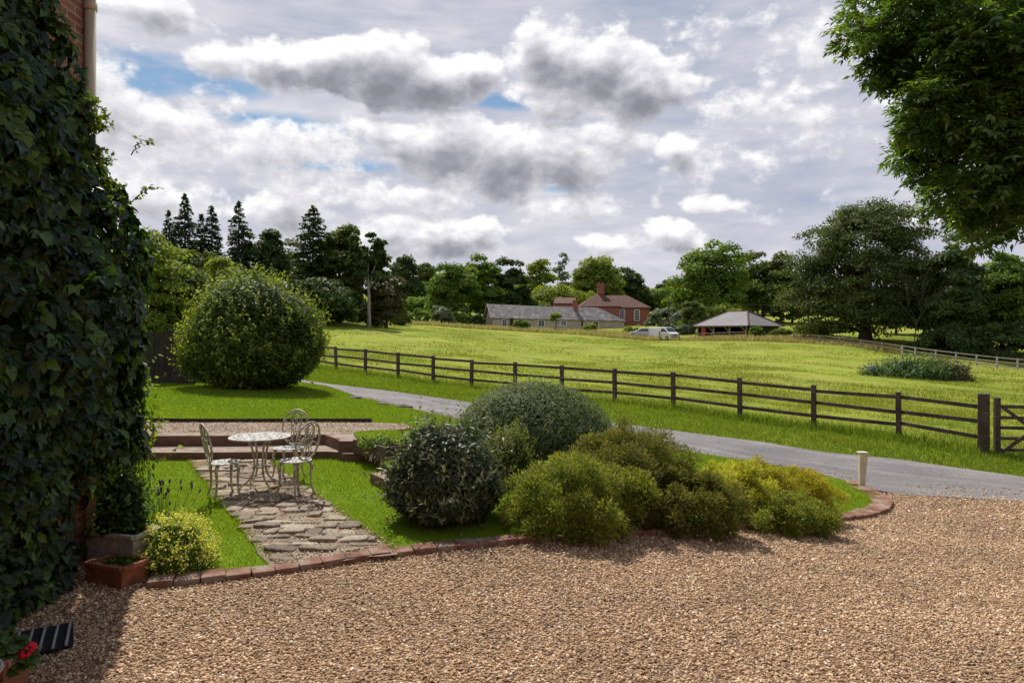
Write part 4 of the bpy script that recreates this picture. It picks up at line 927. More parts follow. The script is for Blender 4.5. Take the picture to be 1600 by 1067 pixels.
herb('low_plant', 'sparse low green plant in the mossy terracotta trough', (-3.45, 6.18, .16), .16, .10, .09, 220, .035, 'greenleaf')
trough('stone_trough', 'pale rimmed stone trough under the creeper behind the terracotta one', (-3.60, 6.52, .0), R(-18), .58, .32, .38, M['stonerim'], M['stonerim'])
# mat and geraniums by the door
dm = thing('door_mat', 'dark slatted door mat with pale bars lying on the gravel', 'mat', (-3.42, 4.92, h1(-3.4, 4.9) + .034), R(32))
MB().box((0, 0, .008), (.60, .46, .016)).local('backing', M['matdark'], dm)
for i in range(8):
    xx = -.27 + i * .077; mb = MB(); mb.tube([(xx + .02 * math.sin(v * 3), v, .022 + (.004 if i % 2 else 0)) for v in np.linspace(-.235, .235, 7)], .011, 6); mb.local('slat', M['matpale'], dm, smooth=True)
trough('flower_box', 'orange terracotta flower box at the bottom left edge', (-3.24, 4.22, .0), R(4), .56, .28, .27, M['terra2'], M['terra2'])
def geranium(name, label, c, n_):
    t = herb(name, label, c, .2, .13, .2, 420, .06, 'nettle', WIDE, 'plant')
    pp, nn = [], []
    mb = MB()
    for i in range(n_):
        u = rdir(1)[0]; u[2] = abs(u[2]) + .4; e = unit(u[None])[0] * np.array([.2, .13, .2]); mb.tube([(0, 0, .02), tuple(e * .6 + np.array([0, 0, .03])), tuple(e)], .003, 5)
        q_ = rdir(40); pp.append(e + q_ * .026); nn.append(q_)
    mb.local('flower_stalk', M['bark'], t); pp = np.concatenate(pp); nn = np.concatenate(nn)
    for a_ in range(0, len(pp), 40): link('flower', leaf_mesh('flower', pp[a_:a_ + 40], nn[a_:a_ + 40], rdir(40), .026, rng.uniform(0, 1, 40), WIDE), M['petal'], t)
geranium('red_geranium', 'red flowered geranium growing in the orange flower box', (-3.09, 4.25, .19), 7)
bp_ = thing('round_pot', 'round terracotta pot with a pale rim in front of the flower box', 'pot', (-3.1, 3.93, -.01))
MB().lathe([(.0, 0), (.13, 0), (.165, .12), (.19, .25), (.2, .28), (.215, .285), (.215, .31), (.19, .31), (.18, .26), (0.0, .25)], n=36).local('body', M['terra2'], bp_, smooth=True)
MB().tube([(.205 * math.cos(a), .205 * math.sin(a), .30) for a in np.linspace(0, 2 * math.pi, 36, endpoint=False)], .013, 8, True).local('rim', M['stonerim'], bp_, smooth=True)
MB().lathe([(0.0, .262), (.18, .262)], n=36).local('soil', M['soil'], bp_)

# ================================================================== TREES
def crown_arrays(c, Rv, n_, leaf, clumps=60, cr=.26, seed=0, droop=0.0, inner=.5, flatb=-.6):
    rr = np.random.default_rng(seed + 100); Rv = np.array(Rv)
    u = unit(rr.normal(size=(clumps * 3, 3))); u = u[u[:, 2] > flatb][:clumps]
    rad = lumpy(u, seed, .22, 6) * rr.uniform(inner ** 2, 1, len(u)) ** .5
    ul = u.copy(); hx = np.hypot(u[:, 0], u[:, 1])[:, None]; ul[:, :2] = np.where(u[:, 2:3] < 0, u[:, :2] * (np.minimum(1, .25 + hx) / np.maximum(hx, .05)) ** .8, u[:, :2]); cc = ul * Rv * rad[:, None] * .86; crad = Rv.mean() * cr * rr.uniform(.55, 1.3, len(u)); ct = rr.beta(2, 2, len(u))
    wgt = crad ** 2; k = rr.choice(len(u), n_, p=wgt / wgt.sum())
    v = unit(rr.normal(size=(n_, 3))); v[:, 2] = np.where(v[:, 2] < -.3, -v[:, 2] * .6, v[:, 2])
    p = cc[k] + v * (crad[k] * rr.uniform(.15, 1, n_) ** .45)[:, None] * np.array([1.1, 1.1, .8]); p[:, 2] -= droop * rr.uniform(0, 1, n_) * crad[k]
    nr = unit(v * .7 + u[k] * .35 + np.array([0, 0, .45]) + rr.normal(0, .5, (n_, 3))); dr = unit(v + np.array([0, 0, -.2]) + rr.normal(0, .6, (n_, 3)))
    t = np.clip(.5 * ct[k] + .5 * rr.beta(2, 2, n_), 0, 1)
    return p + np.array(c), nr, dr, rr.uniform(.6, 1.3, n_) * leaf, t, cc + np.array(c), crad
def tree_obj(name, label, x, y, z, crown, trunk_h, tr, mt, barkm, tpl, cat, group, limbs=14, lean=0.0):
    p, nr, dr, sz, t, cc, crad = crown
    th = thing(name, label, cat, (x, y, z), 0, group)
    link('crown', leaf_mesh('crown', p, nr, dr, sz, t, tpl), M[mt], th)
    mb = MB(); rr = np.random.default_rng(abs(int(x * 10)) + 3)
    top = cc.mean(0); ht = top[2] + (cc[:, 2].max() - top[2]) * .55
    pts = [(0, 0, -.4)] + [(lean * s * ht + rr.normal(0, .03) * ht * .12, rr.normal(0, .03) * ht * .12, ht * s) for s in (.12, .25, .4, .55, .7, .85, 1)]
    mb.tube(pts, [tr * 1.5, tr * 1.05, tr * .9, tr * .75, tr * .6, tr * .42, tr * .25, tr * .08], 8)
    for i in rr.permutation(len(cc))[:limbs]:
        e = cc[i]; s0 = min(max(trunk_h, e[2] * rr.uniform(.35, .6)), ht * .9); b_ = np.array([lean * s0, 0, s0]); mid = (b_ + e) / 2 + np.array([0, 0, .08 * ht]) * rr.uniform(-.2, 1)
        r0 = tr * .38 * max(.3, 1 - s0 / ht); mb.tube([tuple(b_), tuple(mid), tuple(e)], [r0, r0 * .6, r0 * .2], 5)
    mb.local('trunk', M[barkm], th, smooth=True)
    return th
def px_tree(name, label, px, top, width, Y, mt, n_=7000, leaf=.42, clumps=60, cr=.26, base=None, low=.12, barkm='bark', tpl=WIDE, cat='tree', group=None, seed=0, tr=None, inner=.5, limbs=14, flatb=-.6, depth=.9, dz=0.0):
    x = (px - 800) / F * Y; z = h1(x, Y) + dz; zt = CZ - (top - 520) / F * Y; Hh = zt - z; rx = width / F * Y / 2 * (1.13 if 130 < Y < 200 else 1)
    c = (0, 0, Hh * (low + (1 - low) * .46)); Rv = (rx, rx * depth, Hh * (1 - low) * .54); flatb = -.85; n_ = int(n_ * 1.8); leaf = leaf * .74; clumps = int(clumps * 1.25)
    return tree_obj(name, label, x, Y, z, crown_arrays(c, Rv, n_, leaf, clumps, cr, seed + int(px), inner=inner, flatb=flatb), Hh * low * .9, tr or max(.12, Hh * .022), mt, barkm, tpl, cat, group, limbs)
def conifer(name, label, px, top, width, Y, n_=6000, leaf=.5, low=.1, mt='conifer', seed=0, gap=.0, pw=1.0):
    rr = np.random.default_rng(int(px) + seed); x = (px - 800) / F * Y; z = h1(x, Y); Hh = CZ - (top - 520) / F * Y - z; rx = width / F * Y / 2
    th = thing(name, label, 'tree', (x, Y, z)); nt = 26; per = 11; nb = nt * per
    lev = np.repeat(low + (1 - low) * (np.arange(nt) + .5) / nt, per); bh = lev * Hh + rr.normal(0, .12, nb); ba = rr.uniform(0, 6.28, nb)
    bl = rx * ((1 - lev) ** pw) * np.repeat(rr.uniform(.72, 1.12, nt), per) * rr.uniform(.7, 1.1, nb) + .12; mb = MB(); mb.tube([(0, 0, -.3), (0, 0, Hh * .5), (0, 0, Hh * .995)], [Hh * .014, Hh * .009, .025], 7)
    for i in range(0, nb, 3): mb.tube([(0, 0, bh[i]), (bl[i] * .9 * math.cos(ba[i]), bl[i] * .9 * math.sin(ba[i]), bh[i] - bl[i] * .05)], [.05, .015], 4)
    mb.local('trunk', M['bark'], th)
    n_ = int(n_ * 1.5); leaf *= .55; k = rr.choice(nb, n_, p=bl / bl.sum()); s = rr.uniform(.03, 1, n_) ** .8; sp_ = rr.normal(0, .13, n_) * bl[k] * (1.15 - s); ca, sa_ = np.cos(ba[k]), np.sin(ba[k])
    p = np.stack([s * bl[k] * ca - sp_ * sa_, s * bl[k] * sa_ + sp_ * ca, bh[k] + bl[k] * (.22 * s - .24 * s * s) - np.abs(rr.normal(0, .07, n_)) * (1 + bl[k] * .3) - .35 * np.abs(sp_)], -1)
    nr = unit(np.stack([ca * .3, sa_ * .3, np.ones(n_)], -1) + rr.normal(0, .4, (n_, 3))); dr = unit(np.stack([ca, sa_, np.full(n_, -.3)], -1) + rr.normal(0, .3, (n_, 3)))
    tp_ = np.array([0, 0, 1.0]); kk = 60; pt2 = np.stack([rr.normal(0, .06, kk), rr.normal(0, .06, kk), Hh * rr.uniform(.95, 1.0, kk)], -1)
    p = np.r_[p, pt2]; nr = np.r_[nr, rr.normal(size=(kk, 3))]; dr = np.r_[dr, np.tile(tp_, (kk, 1)) + rr.normal(0, .3, (kk, 3))]; N2 = len(p)
    link('crown', leaf_mesh('crown', p, nr, dr, rr.uniform(.6, 1.3, N2) * leaf, rr.beta(2, 2, N2), DIA), M[mt], th); return th

# left background
px_tree('garden_tree', 'tall bright leafy tree rising just right of the creeper', 236, 345, 120, 24, 'limeleaf', 9000, .15, 80, .24, low=.05, seed=1, group=None)
px_tree('garden_shrub', 'dull green rounded shrub behind the closeboard fence, left of the round shrub', 292, 405, 130, 25.5, 'oakleaf', 9000, .14, 70, .25, low=.0, cat='shrub', seed=2, inner=.6)
px_tree('garden_shrub', 'light green small tree in front of the conifers, above the round shrub', 345, 383, 62, 48, 'limeleaf', 4500, .26, 40, .28, low=.05, seed=3)
conifer('fir_tree', 'tallest spiky fir, leftmost of the row on the left skyline', 289, 305, 118, 72, 7500, .55, .05, seed=1)
conifer('fir_tree', 'short dark fir leaning on the left of the tallest fir', 264, 332, 80, 73, 4000, .55, .05, seed=2)
conifer('fir_tree', 'spiky fir in the middle of the left skyline row', 331, 324, 104, 74, 6500, .55, .05, seed=3)
conifer('fir_tree', 'dark narrow fir just left of the middle fir', 314, 338, 76, 75, 4000, .55, .05, seed=4)
conifer('fir_tree', 'pointed fir with open branches, rightmost of the left skyline row', 373, 317, 122, 72, 6500, .55, .05, seed=5)
px_tree('broadleaf_tree', 'dark rounded tree just right of the rightmost open fir', 410, 352, 86, 74, 'darkleaf', 8500, .45, 60, .26, low=.0, seed=4)
px_tree('broadleaf_tree', 'dull olive tree filling the gap below the left firs', 320, 384, 130, 66, 'oakleaf', 9000, .42, 70, .25, low=.0, seed=5)
px_tree('broadleaf_tree', 'thin pale see-through tree left of the tall dark cypress', 452, 362, 48, 92, 'greyleaf', 1500, .42, 40, .22, low=.15, seed=6, barkm='palebark')
conifer('cypress_tree', 'tall dark cypress with a pointed top above the round shrub', 489, 324, 120, 82, 11000, .6, .0, 'darkleaf', 6, pw=.62)
px_tree('broadleaf_tree', 'broad dark tree with lighter top, joined to the right of the cypress', 530, 346, 96, 84, 'oakleaf', 11000, .48, 80, .24, low=.05, seed=7)
px_tree('pine_tree', 'ragged pine with a bare pale forked trunk at the right end of the dark trees', 576, 357, 66, 80, 'darkleaf', 3600, .42, 34, .22, low=.42, barkm='palebark', seed=8, tr=.2, inner=.4)
px_tree('broadleaf_tree', 'low brownish tree below and right of the ragged pine', 604, 420, 56, 84, 'brownleaf', 5500, .40, 45, .26, low=.0, seed=9)
px_tree('broadleaf_tree', 'wide dark understorey below the cypress and broad tree', 508, 430, 130, 76, 'darkleaf', 9000, .42, 70, .25, low=.0, seed=10, cat='tree')
px_tree('hedge_block', 'dark clipped block of hedge left of the barn meadow', 626, 487, 28, 108, 'darkleaf', 2600, .34, 40, .3, low=0, seed=11, cat='hedge', inner=.8)
# middle distance
px_tree('broadleaf_tree', 'far dark rounded tree seen behind the brownish tree', 632, 400, 56, 175, 'darkleaf', 4500, .8, 45, .26, low=.1, seed=12)
px_tree('broadleaf_tree', 'far lighter tree between the far dark one and the green tree', 668, 408, 44, 190, 'oakleaf', 3200, .8, 40, .26, low=.1, seed=13)
px_tree('broadleaf_tree', 'full green tree standing left of the barn roof', 706, 403, 78, 138, 'greenleaf', 8500, .65, 70, .24, low=.0, seed=14)
px_tree('broadleaf_tree', 'deep green tree directly behind the left end of the barn', 757, 401, 66, 146, 'greenleaf', 7500, .68, 60, .25, low=.0, seed=15)
px_tree('broadleaf_tree', 'dark green tree behind the barn, next right from the deep green one', 798, 402, 66, 150, 'darkleaf', 7500, .7, 60, .25, low=.0, seed=16)
px_tree('broadleaf_tree', 'pale yellow green tree behind the middle of the barn', 838, 395, 60, 172, 'limeleaf', 5200, .72, 55, .25, low=.05, seed=17)
px_tree('broadleaf_tree', 'thin half bare grey tree on the skyline above the barn', 879, 396, 36, 185, 'greyleaf', 1300, .65, 36, .2, low=.1, seed=18, barkm='palebark')
px_tree('broadleaf_tree', 'light green spreading tree above the farmhouse chimney', 930, 393, 82, 168, 'limeleaf', 8000, .72, 70, .24, low=.0, seed=19)
px_tree('broadleaf_tree', 'dark low tree behind the farmhouse ridge', 982, 414, 56, 176, 'darkleaf', 5000, .75, 50, .25, low=.0, seed=20)
px_tree('broadleaf_tree', 'mid green low trees on the gap right of the farmhouse', 1032, 446, 76, 178, 'greenleaf', 6000, .7, 60, .24, low=.0, seed=21)
px_tree('broadleaf_tree', 'big rounded green tree behind the white van', 1112, 379, 118, 142, 'greenleaf', 11000, .7, 85, .23, low=.0, seed=22)
px_tree('broadleaf_tree', 'dark tree behind the cart shed, right of the big rounded one', 1192, 386, 108, 152, 'oakleaf', 10000, .72, 80, .23, low=.0, seed=23)
px_tree('broadleaf_tree', 'dark lower tree between the shed tree and the great oak', 1238, 425, 70, 150, 'darkleaf', 6000, .7, 55, .25, low=.0, seed=24)
px_tree('hedgerow', 'bright overgrown hedgerow behind the barn ridge', 862, 442, 120, 158, 'limeleaf', 7500, .6, 70, .22, low=.0, seed=25, cat='hedge')
px_tree('hedgerow', 'mid green hedgerow on the slope left of the green tree', 668, 464, 84, 160, 'greenleaf', 5500, .6, 60, .22, low=.0, seed=26, cat='hedge')
px_tree('meadow_shrub', 'round dark bush between the van and the cart shed', 1085, 468, 46, 122, 'oakleaf', 4500, .42, 45, .26, low=.0, seed=27, cat='shrub', inner=.7)
px_tree('meadow_shrub', 'grey green willowy bush behind the white van', 1045, 482, 62, 132, 'greyleaf', 5000, .42, 50, .25, low=.0, seed=28, cat='shrub', inner=.7)
px_tree('meadow_shrub', 'yellow green bush showing above the cart shed roof', 1132, 474, 60, 132, 'limeleaf', 4500, .45, 45, .26, low=.0, seed=29, cat='shrub', inner=.7)
for i, (px, tp_, wd, Y, mt_, lb) in enumerate([
    (655, 484, 44, 124, 'greenleaf', 'green shrub at the meadow edge right of the dark hedge block'),
    (690, 478, 40, 126, 'greyleaf', 'pale grey green shrub under the full green tree'),
    (722, 481, 44, 130, 'greenleaf', 'bushy green shrub just left of the barn gable'),
    (745, 492, 26, 127, 'darkleaf', 'dark small shrub touching the barn gable'),
    (575, 470, 44, 96, 'darkleaf', 'dark shrub under the ragged pine trunk'),
    (815, 499, 24, 121, 'greenleaf', 'rounded wall shrub in front of the barn, left of its first window'),
    (921, 506, 24, 121, 'limeleaf', 'light shrub against the barn wall below its right window'),
    (985, 512, 26, 119, 'greenleaf', 'low shrub at the right end of the barn'),
    (1182, 510, 22, 101, 'greenleaf', 'small upright shrub against the side of the cart shed'),
    (1218, 514, 34, 103, 'oakleaf', 'low shrub at the right corner of the cart shed'),
    (1268, 508, 60, 100, 'limeleaf', 'bright scrub bush left of the great oak trunk'),
    (1300, 500, 44, 104, 'greenleaf', 'dark green scrub bush next to the oak trunk'),
    (1068, 506, 30, 120, 'greyleaf', 'pale shrub behind the field gate near the van'),
    (530, 478, 60, 92, 'oakleaf', 'olive shrub under the broad dark tree')]):
    px_tree('meadow_shrub', lb, px, tp_, wd, Y, mt_, 2600, .32, 34, .28, low=0, seed=40 + i, cat='shrub', inner=.7, limbs=6)
x = (869 - 800) / F * 120; tree_obj('young_tree', 'young round headed tree standing in the hay in front of the barn', x, 120, h1(x, 120), crown_arrays((0, 0, 2.35), (.95, .9, .95), 1500, .26, 26, .3, 5), 1.3, .09, 'limeleaf', 'bark', WIDE, 'tree', None, 8)
for i, px in enumerate(np.linspace(600, 1330, 20)):
    Y = 205 + 22 * math.sin(i * 2.4); px_tree('wood_tree', 'low tree in the far wood on the hill behind the buildings', px + 9 * math.sin(i * 5.1), 447 + 9 * math.sin(i * 1.9) - (6 if px > 1060 else 0), 58, Y, ('darkleaf', 'oakleaf', 'greenleaf')[i % 3], 2600, .95, 34, .28, low=0, seed=200 + i, group='trees of the far wood', limbs=5)
for i, px in enumerate(np.linspace(1400, 1660, 7)):
    px_tree('wood_tree', 'tree in the dark wood behind the pale fence at the right edge', px, 438 + 12 * math.sin(i * 2.2), 70, 112 + 6 * math.sin(i * 3), ('darkleaf', 'oakleaf')[i % 2], 3800, .6, 40, .28, low=0, seed=240 + i, group='trees of the right wood', limbs=5)
for i, px in enumerate(np.linspace(420, 610, 6)):
    px_tree('undergrowth_shrub', 'dark shrub in the undergrowth along the foot of the left wood', px, 468 + 6 * math.sin(i * 2.2), 54, 100 + 5 * math.sin(i * 3), ('darkleaf', 'oakleaf')[i % 2], 2400, .5, 34, .3, low=0, seed=260 + i, group='shrubs at the foot of the left wood', cat='shrub', limbs=5)
# right: the great oak and its neighbours
px_tree('oak_tree', 'great dark oak standing alone at the right edge of the field', 1352, 293, 226, 95, 'oakdeep', 36000, .40, 190, .20, low=-.03, seed=60, tr=.7, inner=.6, limbs=30)
px_tree('broadleaf_tree', 'dark green tree behind the pale fence, right of the great oak', 1492, 365, 100, 84, 'darkleaf', 11000, .42, 80, .22, low=.04, seed=61, tr=.2)
px_tree('broadleaf_tree', 'mid green tree at the right edge of the photo above the pale fence', 1566, 383, 110, 86, 'greenleaf', 12000, .42, 80, .22, low=.04, seed=62, tr=.22)
px_tree('broadleaf_tree', 'lower tree cut by the right frame edge behind the pale fence', 1625, 392, 90, 84, 'oakleaf', 8000, .42, 60, .24, low=.0, seed=63)
px_tree('broadleaf_tree', 'low dark undergrowth tree between the oak trunk and the pale fence', 1452, 440, 90, 92, 'oakleaf', 7000, .4, 60, .24, low=.1, seed=64)
px_tree('hedgerow', 'dark hedge bank behind the left part of the pale fence', 1480, 515, 110, 82, 'darkleaf', 5000, .34, 60, .24, low=0, seed=65, cat='hedge')
px_tree('hedgerow', 'dark hedge bank behind the right part of the pale fence', 1575, 505, 120, 80, 'darkleaf', 6000, .34, 60, .24, low=0, seed=66, cat='hedge')
bt = thing('bare_tree', 'leafless grey tree with fine twigs in front of the oak crown', 'tree', ((1432 - 800) / F * 82, 82, h1((1432 - 800) / F * 82, 82))); mb = MB()
def twig(p, d, L, r, lev):
    q = p + d * L * .5 + Vector(rng.normal(0, .05 * L, 3)); e = p + d * L; mb.tube([p, q, e], [r, r * .8, r * .55], 5 if lev < 2 else 4)
    if lev < 5:
        for j in range(3 if lev else 4):
            nd = (d + Vector(rng.normal(0, .42, 3)) + Vector((0, 0, .12))).normalized(); twig(p.lerp(e, rng.uniform(.6, 1)), nd, L * rng.uniform(.6, .8), r * .52, lev + 1)
twig(Vector((0, 0, -.2)), Vector((.02, 0, 1)), 3.9, .085, 0); mb.local('trunk', M['bark'], bt)
# nettle mound with a small grey sheet beside it
nx0, nz0 = (1440 - 800) / F * 45.5, h1((1440 - 800) / F * 45.5, 45.5)
bush('nettle_patch', 'green mound of nettles growing in the field behind the fence', (nx0 - .5, 45.8, nz0 - .1), (2.7, 1.6, 1.1), 6500, .15, 'nettle', WIDE, 71, .2, (.7, 1), .5, .6, .06, -.1, 'plant', sprig=300)
bush('bramble_patch', 'brownish bramble tangle on the right of the nettle mound', (nx0 + 1.7, 45.9, nz0 - .15), (1.5, 1.2, 1.15), 3200, .14, 'brownleaf', WIDE, 73, .2, (.7, 1), .5, .6, .06, -.1, 'plant', sprig=150)
x = (1363 - 800) / F * 46; tag(MB().box((x, 46, h1(x, 46) + .42), (.62, .3, .5), R(12)).build('water_tank', M['lead'], None, (x, 46, h1(x, 46)), bevel=.03), 'small grey metal water tank at the left end of the nettle mound', 'tank')
# the near ash tree: trunk beyond the frame, boughs reaching in from the right
at_ = thing('ash_tree', 'near ash tree with pointed leaflets hanging into the top right corner', 'tree', (11.6, 10.6, h1(11.6, 10.6)))
zb = at_.location.z; mb = MB(); mb.tube([(0, 0, -.3), (0, .1, 2), (-.15, 0, 4.5), (-.2, .1, 8), (0, 0, 12)], [.42, .34, .30, .22, .08], 12)
Pp, Nn, Dd, Ss, Tt = [], [], [], [], []
def ash_clump(px, py, Y, rpx):
    c = np.array(P(px, py, Y)) - np.array([11.6, 10.6, zb]); r = rpx / F * Y; e = Vector(c)
    b_ = Vector((-.2, .05, max(4.2, min(10.5, c[2] + rng.uniform(.6, 1.8))))); J = lambda: Vector(rng.normal(0, .13, 3)); rr = .034
    mb.tube([b_] + [b_.lerp(e, t) + Vector((0, 0, .55 * math.sin(t * math.pi))) + J() for t in (.22, .42, .6, .78, .9)] + [e], [rr * 1.7, rr * 1.2, rr * .85, rr * .6, rr * .42, rr * .3, .006], 6)
    n_ = int(66 * (rpx / 34) ** 2); r *= .88
    for j in range(n_):                                   # a compound leaf: a stalk with paired leaflets
        u = rdir(1)[0]; s = c + u * r * rng.uniform(.2, 1) ** .5 * np.array([1, 1, .85]); ax = unit((u * .8 + np.array([-.25, 0, -.35]) + rng.normal(0, .4, 3))[None])[0]
        nrm = unit((np.array([0, -.1, 1]) * 1.0 + u * .5 + rng.normal(0, .35, 3))[None])[0]; sd_ = np.cross(nrm, ax); L = rng.uniform(.17, .27); tn = rng.beta(2, 2)
        for q_ in range(9):
            f = 1.0 if q_ == 8 else (.25 + .75 * (q_ // 2) / 4); dd = ax if q_ == 8 else unit((ax * .75 + sd_ * (1 if q_ % 2 else -1) + np.array([0, 0, -.2]))[None])[0]
            Pp.append(s + ax * L * f); Nn.append(nrm + rng.normal(0, .25, 3)); Dd.append(dd); Ss.append(rng.uniform(.075, .115)); Tt.append(np.clip(tn + rng.normal(0, .12), 0, 1))
for px, py, rp in [(1350, 20, 40), (1370, 75, 34), (1335, 50, 26), (1400, 40, 42), (1400, 100, 34), (1362, 110, 22), (1450, 30, 48), (1440, 100, 44), (1500, 60, 50), (1560, 40, 52), (1610, 80, 52), (1490, 130, 48), (1550, 120, 52), (1605, 170, 52),
                   (1440, 160, 34), (1430, 185, 28), (1475, 195, 40), (1530, 200, 48), (1590, 240, 46), (1420, 215, 24), (1450, 235, 34), (1500, 255, 42), (1550, 270, 44), (1440, 265, 22), (1392, 246, 13), (1412, 242, 14), (1480, 290, 28), (1520, 315, 34),
                   (1565, 300, 32), (1610, 275, 32), (1500, 340, 26), (1535, 350, 24), (1470, 318, 14), (1452, 322, 13), (1530, 374, 14), (1512, 376, 15), (1592, 338, 22), (1612, 318, 32), (1580, 355, 12), (1690, 40, 66), (1700, 150, 66), (1690, 250, 60), (1780, 60, 75), (1790, 190, 75), (1760, 290, 60), (1880, 40, 80), (1890, 170, 80), (1860, 280, 66), (1990, 80, 85), (2000, 210, 80), (1700, -70, 70), (1850, -90, 80), (2010, -70, 85), (2110, 130, 80), (1620, 230, 50), (1640, 130, 50), (1420, -20, 45), (1520, -25, 55), (1620, -10, 55), (1560, 190, 46), (1600, 110, 50)]:
    for dY in (0, rng.uniform(.5, 1.3)):
        ash_clump(px + 9 + rng.normal(0, 5), py + rng.normal(0, 4), rng.uniform(8.6, 10.2) + dY, rp * (1 if dY == 0 else .85))
mb.local('trunk', M['bark'], at_, smooth=True)
link('crown', leaf_mesh('crown', np.array(Pp), np.array(Nn), np.array(Dd), np.array(Ss) * 1.12, np.array(Tt), ASHL), M['ash'], at_)

# ================================================================== FAR BUILDINGS AND VEHICLES
def rot2(o, u): # local frame: o origin (x,y), u unit vector along, v = perpendicular away
    u = np.array(u) / np.hypot(*u); v = np.array([-u[1], u[0]])
    return lambda a, b: (float(o[0] + u[0] * a + v[0] * b), float(o[1] + u[1] * a + v[1] * b))
def slab(mb, pts, t=.14):
    a = [Vector(p) for p in pts]; nn = (a[1] - a[0]).cross(a[2] - a[0]).normalized()
    if nn.z < 0: nn = -nn
    lo = [p - nn * t for p in a]; k = len(a); mb.add([*a, *lo], [tuple(range(k)), tuple(range(2 * k - 1, k - 1, -1))] + [(i, i + k, (i + 1) % k + k, (i + 1) % k) for i in range(k)])
# window: white frame with glazing bars, pane set behind
def window(par, f, a, b, z0, wd, ht, cols, rows, fr=.09, bars=.035):
    w_ = MB(); A = lambda s, z, o: (*f(a + s, b - o), z)
    def bar(s0, z0_, s1, z1_, t): w_.bar(A(s0, z0_, .05), A(s1, z1_, .05), *((t, .08) if abs(z1_ - z0_) > abs(s1 - s0) else (.08, t)), up=(0, 0, 1) if abs(z1_ - z0_) < abs(s1 - s0) else (f(1, 0)[0] - f(0, 0)[0], f(1, 0)[1] - f(0, 0)[1], 0))
    bar(0, z0 + fr / 2, wd, z0 + fr / 2, fr); bar(0, z0 + ht - fr / 2, wd, z0 + ht - fr / 2, fr)
    for s in (fr / 2, wd - fr / 2):
        q0, q1 = A(s - fr / 2, z0 + fr, .05), A(s + fr / 2, z0 + ht - fr, .05)
        p4 = [f(a + s - fr / 2, b - .09), f(a + s + fr / 2, b - .09), f(a + s + fr / 2, b - .01), f(a + s - fr / 2, b - .01)]; w_.prism(p4, z0 + fr, z0 + ht - fr)
    for i in range(1, cols):
        s = wd * i / cols; p4 = [f(a + s - bars / 2, b - .075), f(a + s + bars / 2, b - .075), f(a + s + bars / 2, b - .02), f(a + s - bars / 2, b - .02)]; w_.prism(p4, z0 + fr, z0 + ht - fr)
    for i in range(1, rows): bar(fr, z0 + ht * i / rows, wd - fr, z0 + ht * i / rows, bars)
    o = w_.build('window', M['white'], par)
    MB().prism([f(a + fr, b - .03), f(a + wd - fr, b - .03), f(a + wd - fr, b - .012), f(a + fr, b - .012)], z0 + fr, z0 + ht - fr).build('pane', M['glass'], o)
# stone barn
f = rot2((-3.5, 128), (.97, .24)); bL, bD = 25.6, 6.2; e0, e1, r0, r1 = 5.1, 4.62, 7.6, 7.0
bz = 1.4; bn = thing('stone_barn', 'long low stone barn with a lichened slate roof in front of the red farmhouse', 'barn', (*f(bL / 2, bD / 2), bz))
ev = lambda a: e0 + (e1 - e0) * a / bL
rg = lambda a: r0 + (r1 - r0) * a / bL
mb = MB().prism([f(0, 0), f(bL, 0), f(bL, bD), f(0, bD)], bz, lambda x, y: e0 if np.hypot(x - f(0, 0)[0], y - f(0, 0)[1]) < 8 else e1)
mb.add([(*f(0, 0), e0), (*f(0, bD), e0), (*f(0, bD / 2), r0 - .1)], [(0, 1, 2)])
mb.build('wall', M['flint'], bn)
rm = MB(); ov = .35; sag = [0, 6, 12, 17.5, bL - 4.2]; A_ = lambda a, b, z: (*f(a, b), z)
for a, b in zip(sag[:-1], sag[1:]):
    a0 = a - (.4 if a == 0 else 0); za, zb_ = rg(a) - (.10 if a in (6, 12) else 0), rg(b) - (.10 if b in (6, 12) else 0)
    slab(rm, [A_(a0, -ov, ev(a) - .18), A_(b, -ov, ev(b) - .18), A_(b, bD / 2, zb_), A_(a0, bD / 2, za)]); slab(rm, [A_(a0, bD / 2, za), A_(b, bD / 2, zb_), A_(b, bD + ov, ev(b) - .18), A_(a0, bD + ov, ev(a) - .18)])
rb = bL - 4.2
slab(rm, [A_(rb, -ov, ev(rb) - .18), A_(bL + ov, -ov, ev(bL) - .18), A_(rb, bD / 2, rg(rb))]); slab(rm, [A_(bL + ov, -ov, ev(bL) - .18), A_(bL + ov, bD + ov, ev(bL) - .18), A_(rb, bD / 2, rg(rb))]); slab(rm, [A_(bL + ov, bD + ov, ev(bL) - .18), A_(rb, bD + ov, ev(rb) - .18), A_(rb, bD / 2, rg(rb))])
rfo = rm.build('roof', M['slate'], bn)
c0 = f(16.6, bD / 2 - .8); ch_ = MB().box((*c0, 7.35), (.85, .7, 1.9), math.atan2(.24, .97)); ch_.box((*c0, 8.33), (.98, .83, .16), math.atan2(.24, .97)); ch_.build('chimney', M['farbrick'], rfo)
MB().bar(A_(-.45, -ov, e0 - .25), A_(-.45, bD / 2, r0 - .05), .08, .22).bar(A_(-.45, bD + ov, e0 - .25), A_(-.45, bD / 2, r0 - .05), .08, .22).build('bargeboard', M['palewood'], bn)
for a, wd, hh in ((1.7, 1.0, 1.35), (8.5, 1.35, 1.3), (12.9, 1.2, 1.0), (19.2, 1.3, 1.25)): window(bn, f, a, 0, ev(a) - .35 - hh, wd, hh, 2, 2, .13)
MB().prism([f(3.2, -.16), f(3.9, -.16), f(3.9, .0), f(3.2, .0)], bz, 4.7).prism([f(17, -.03), f(17.35, -.03), f(17.35, .01), f(17, .01)], bz, 4.4).build('timber_stud', M['darkwood'], bn)
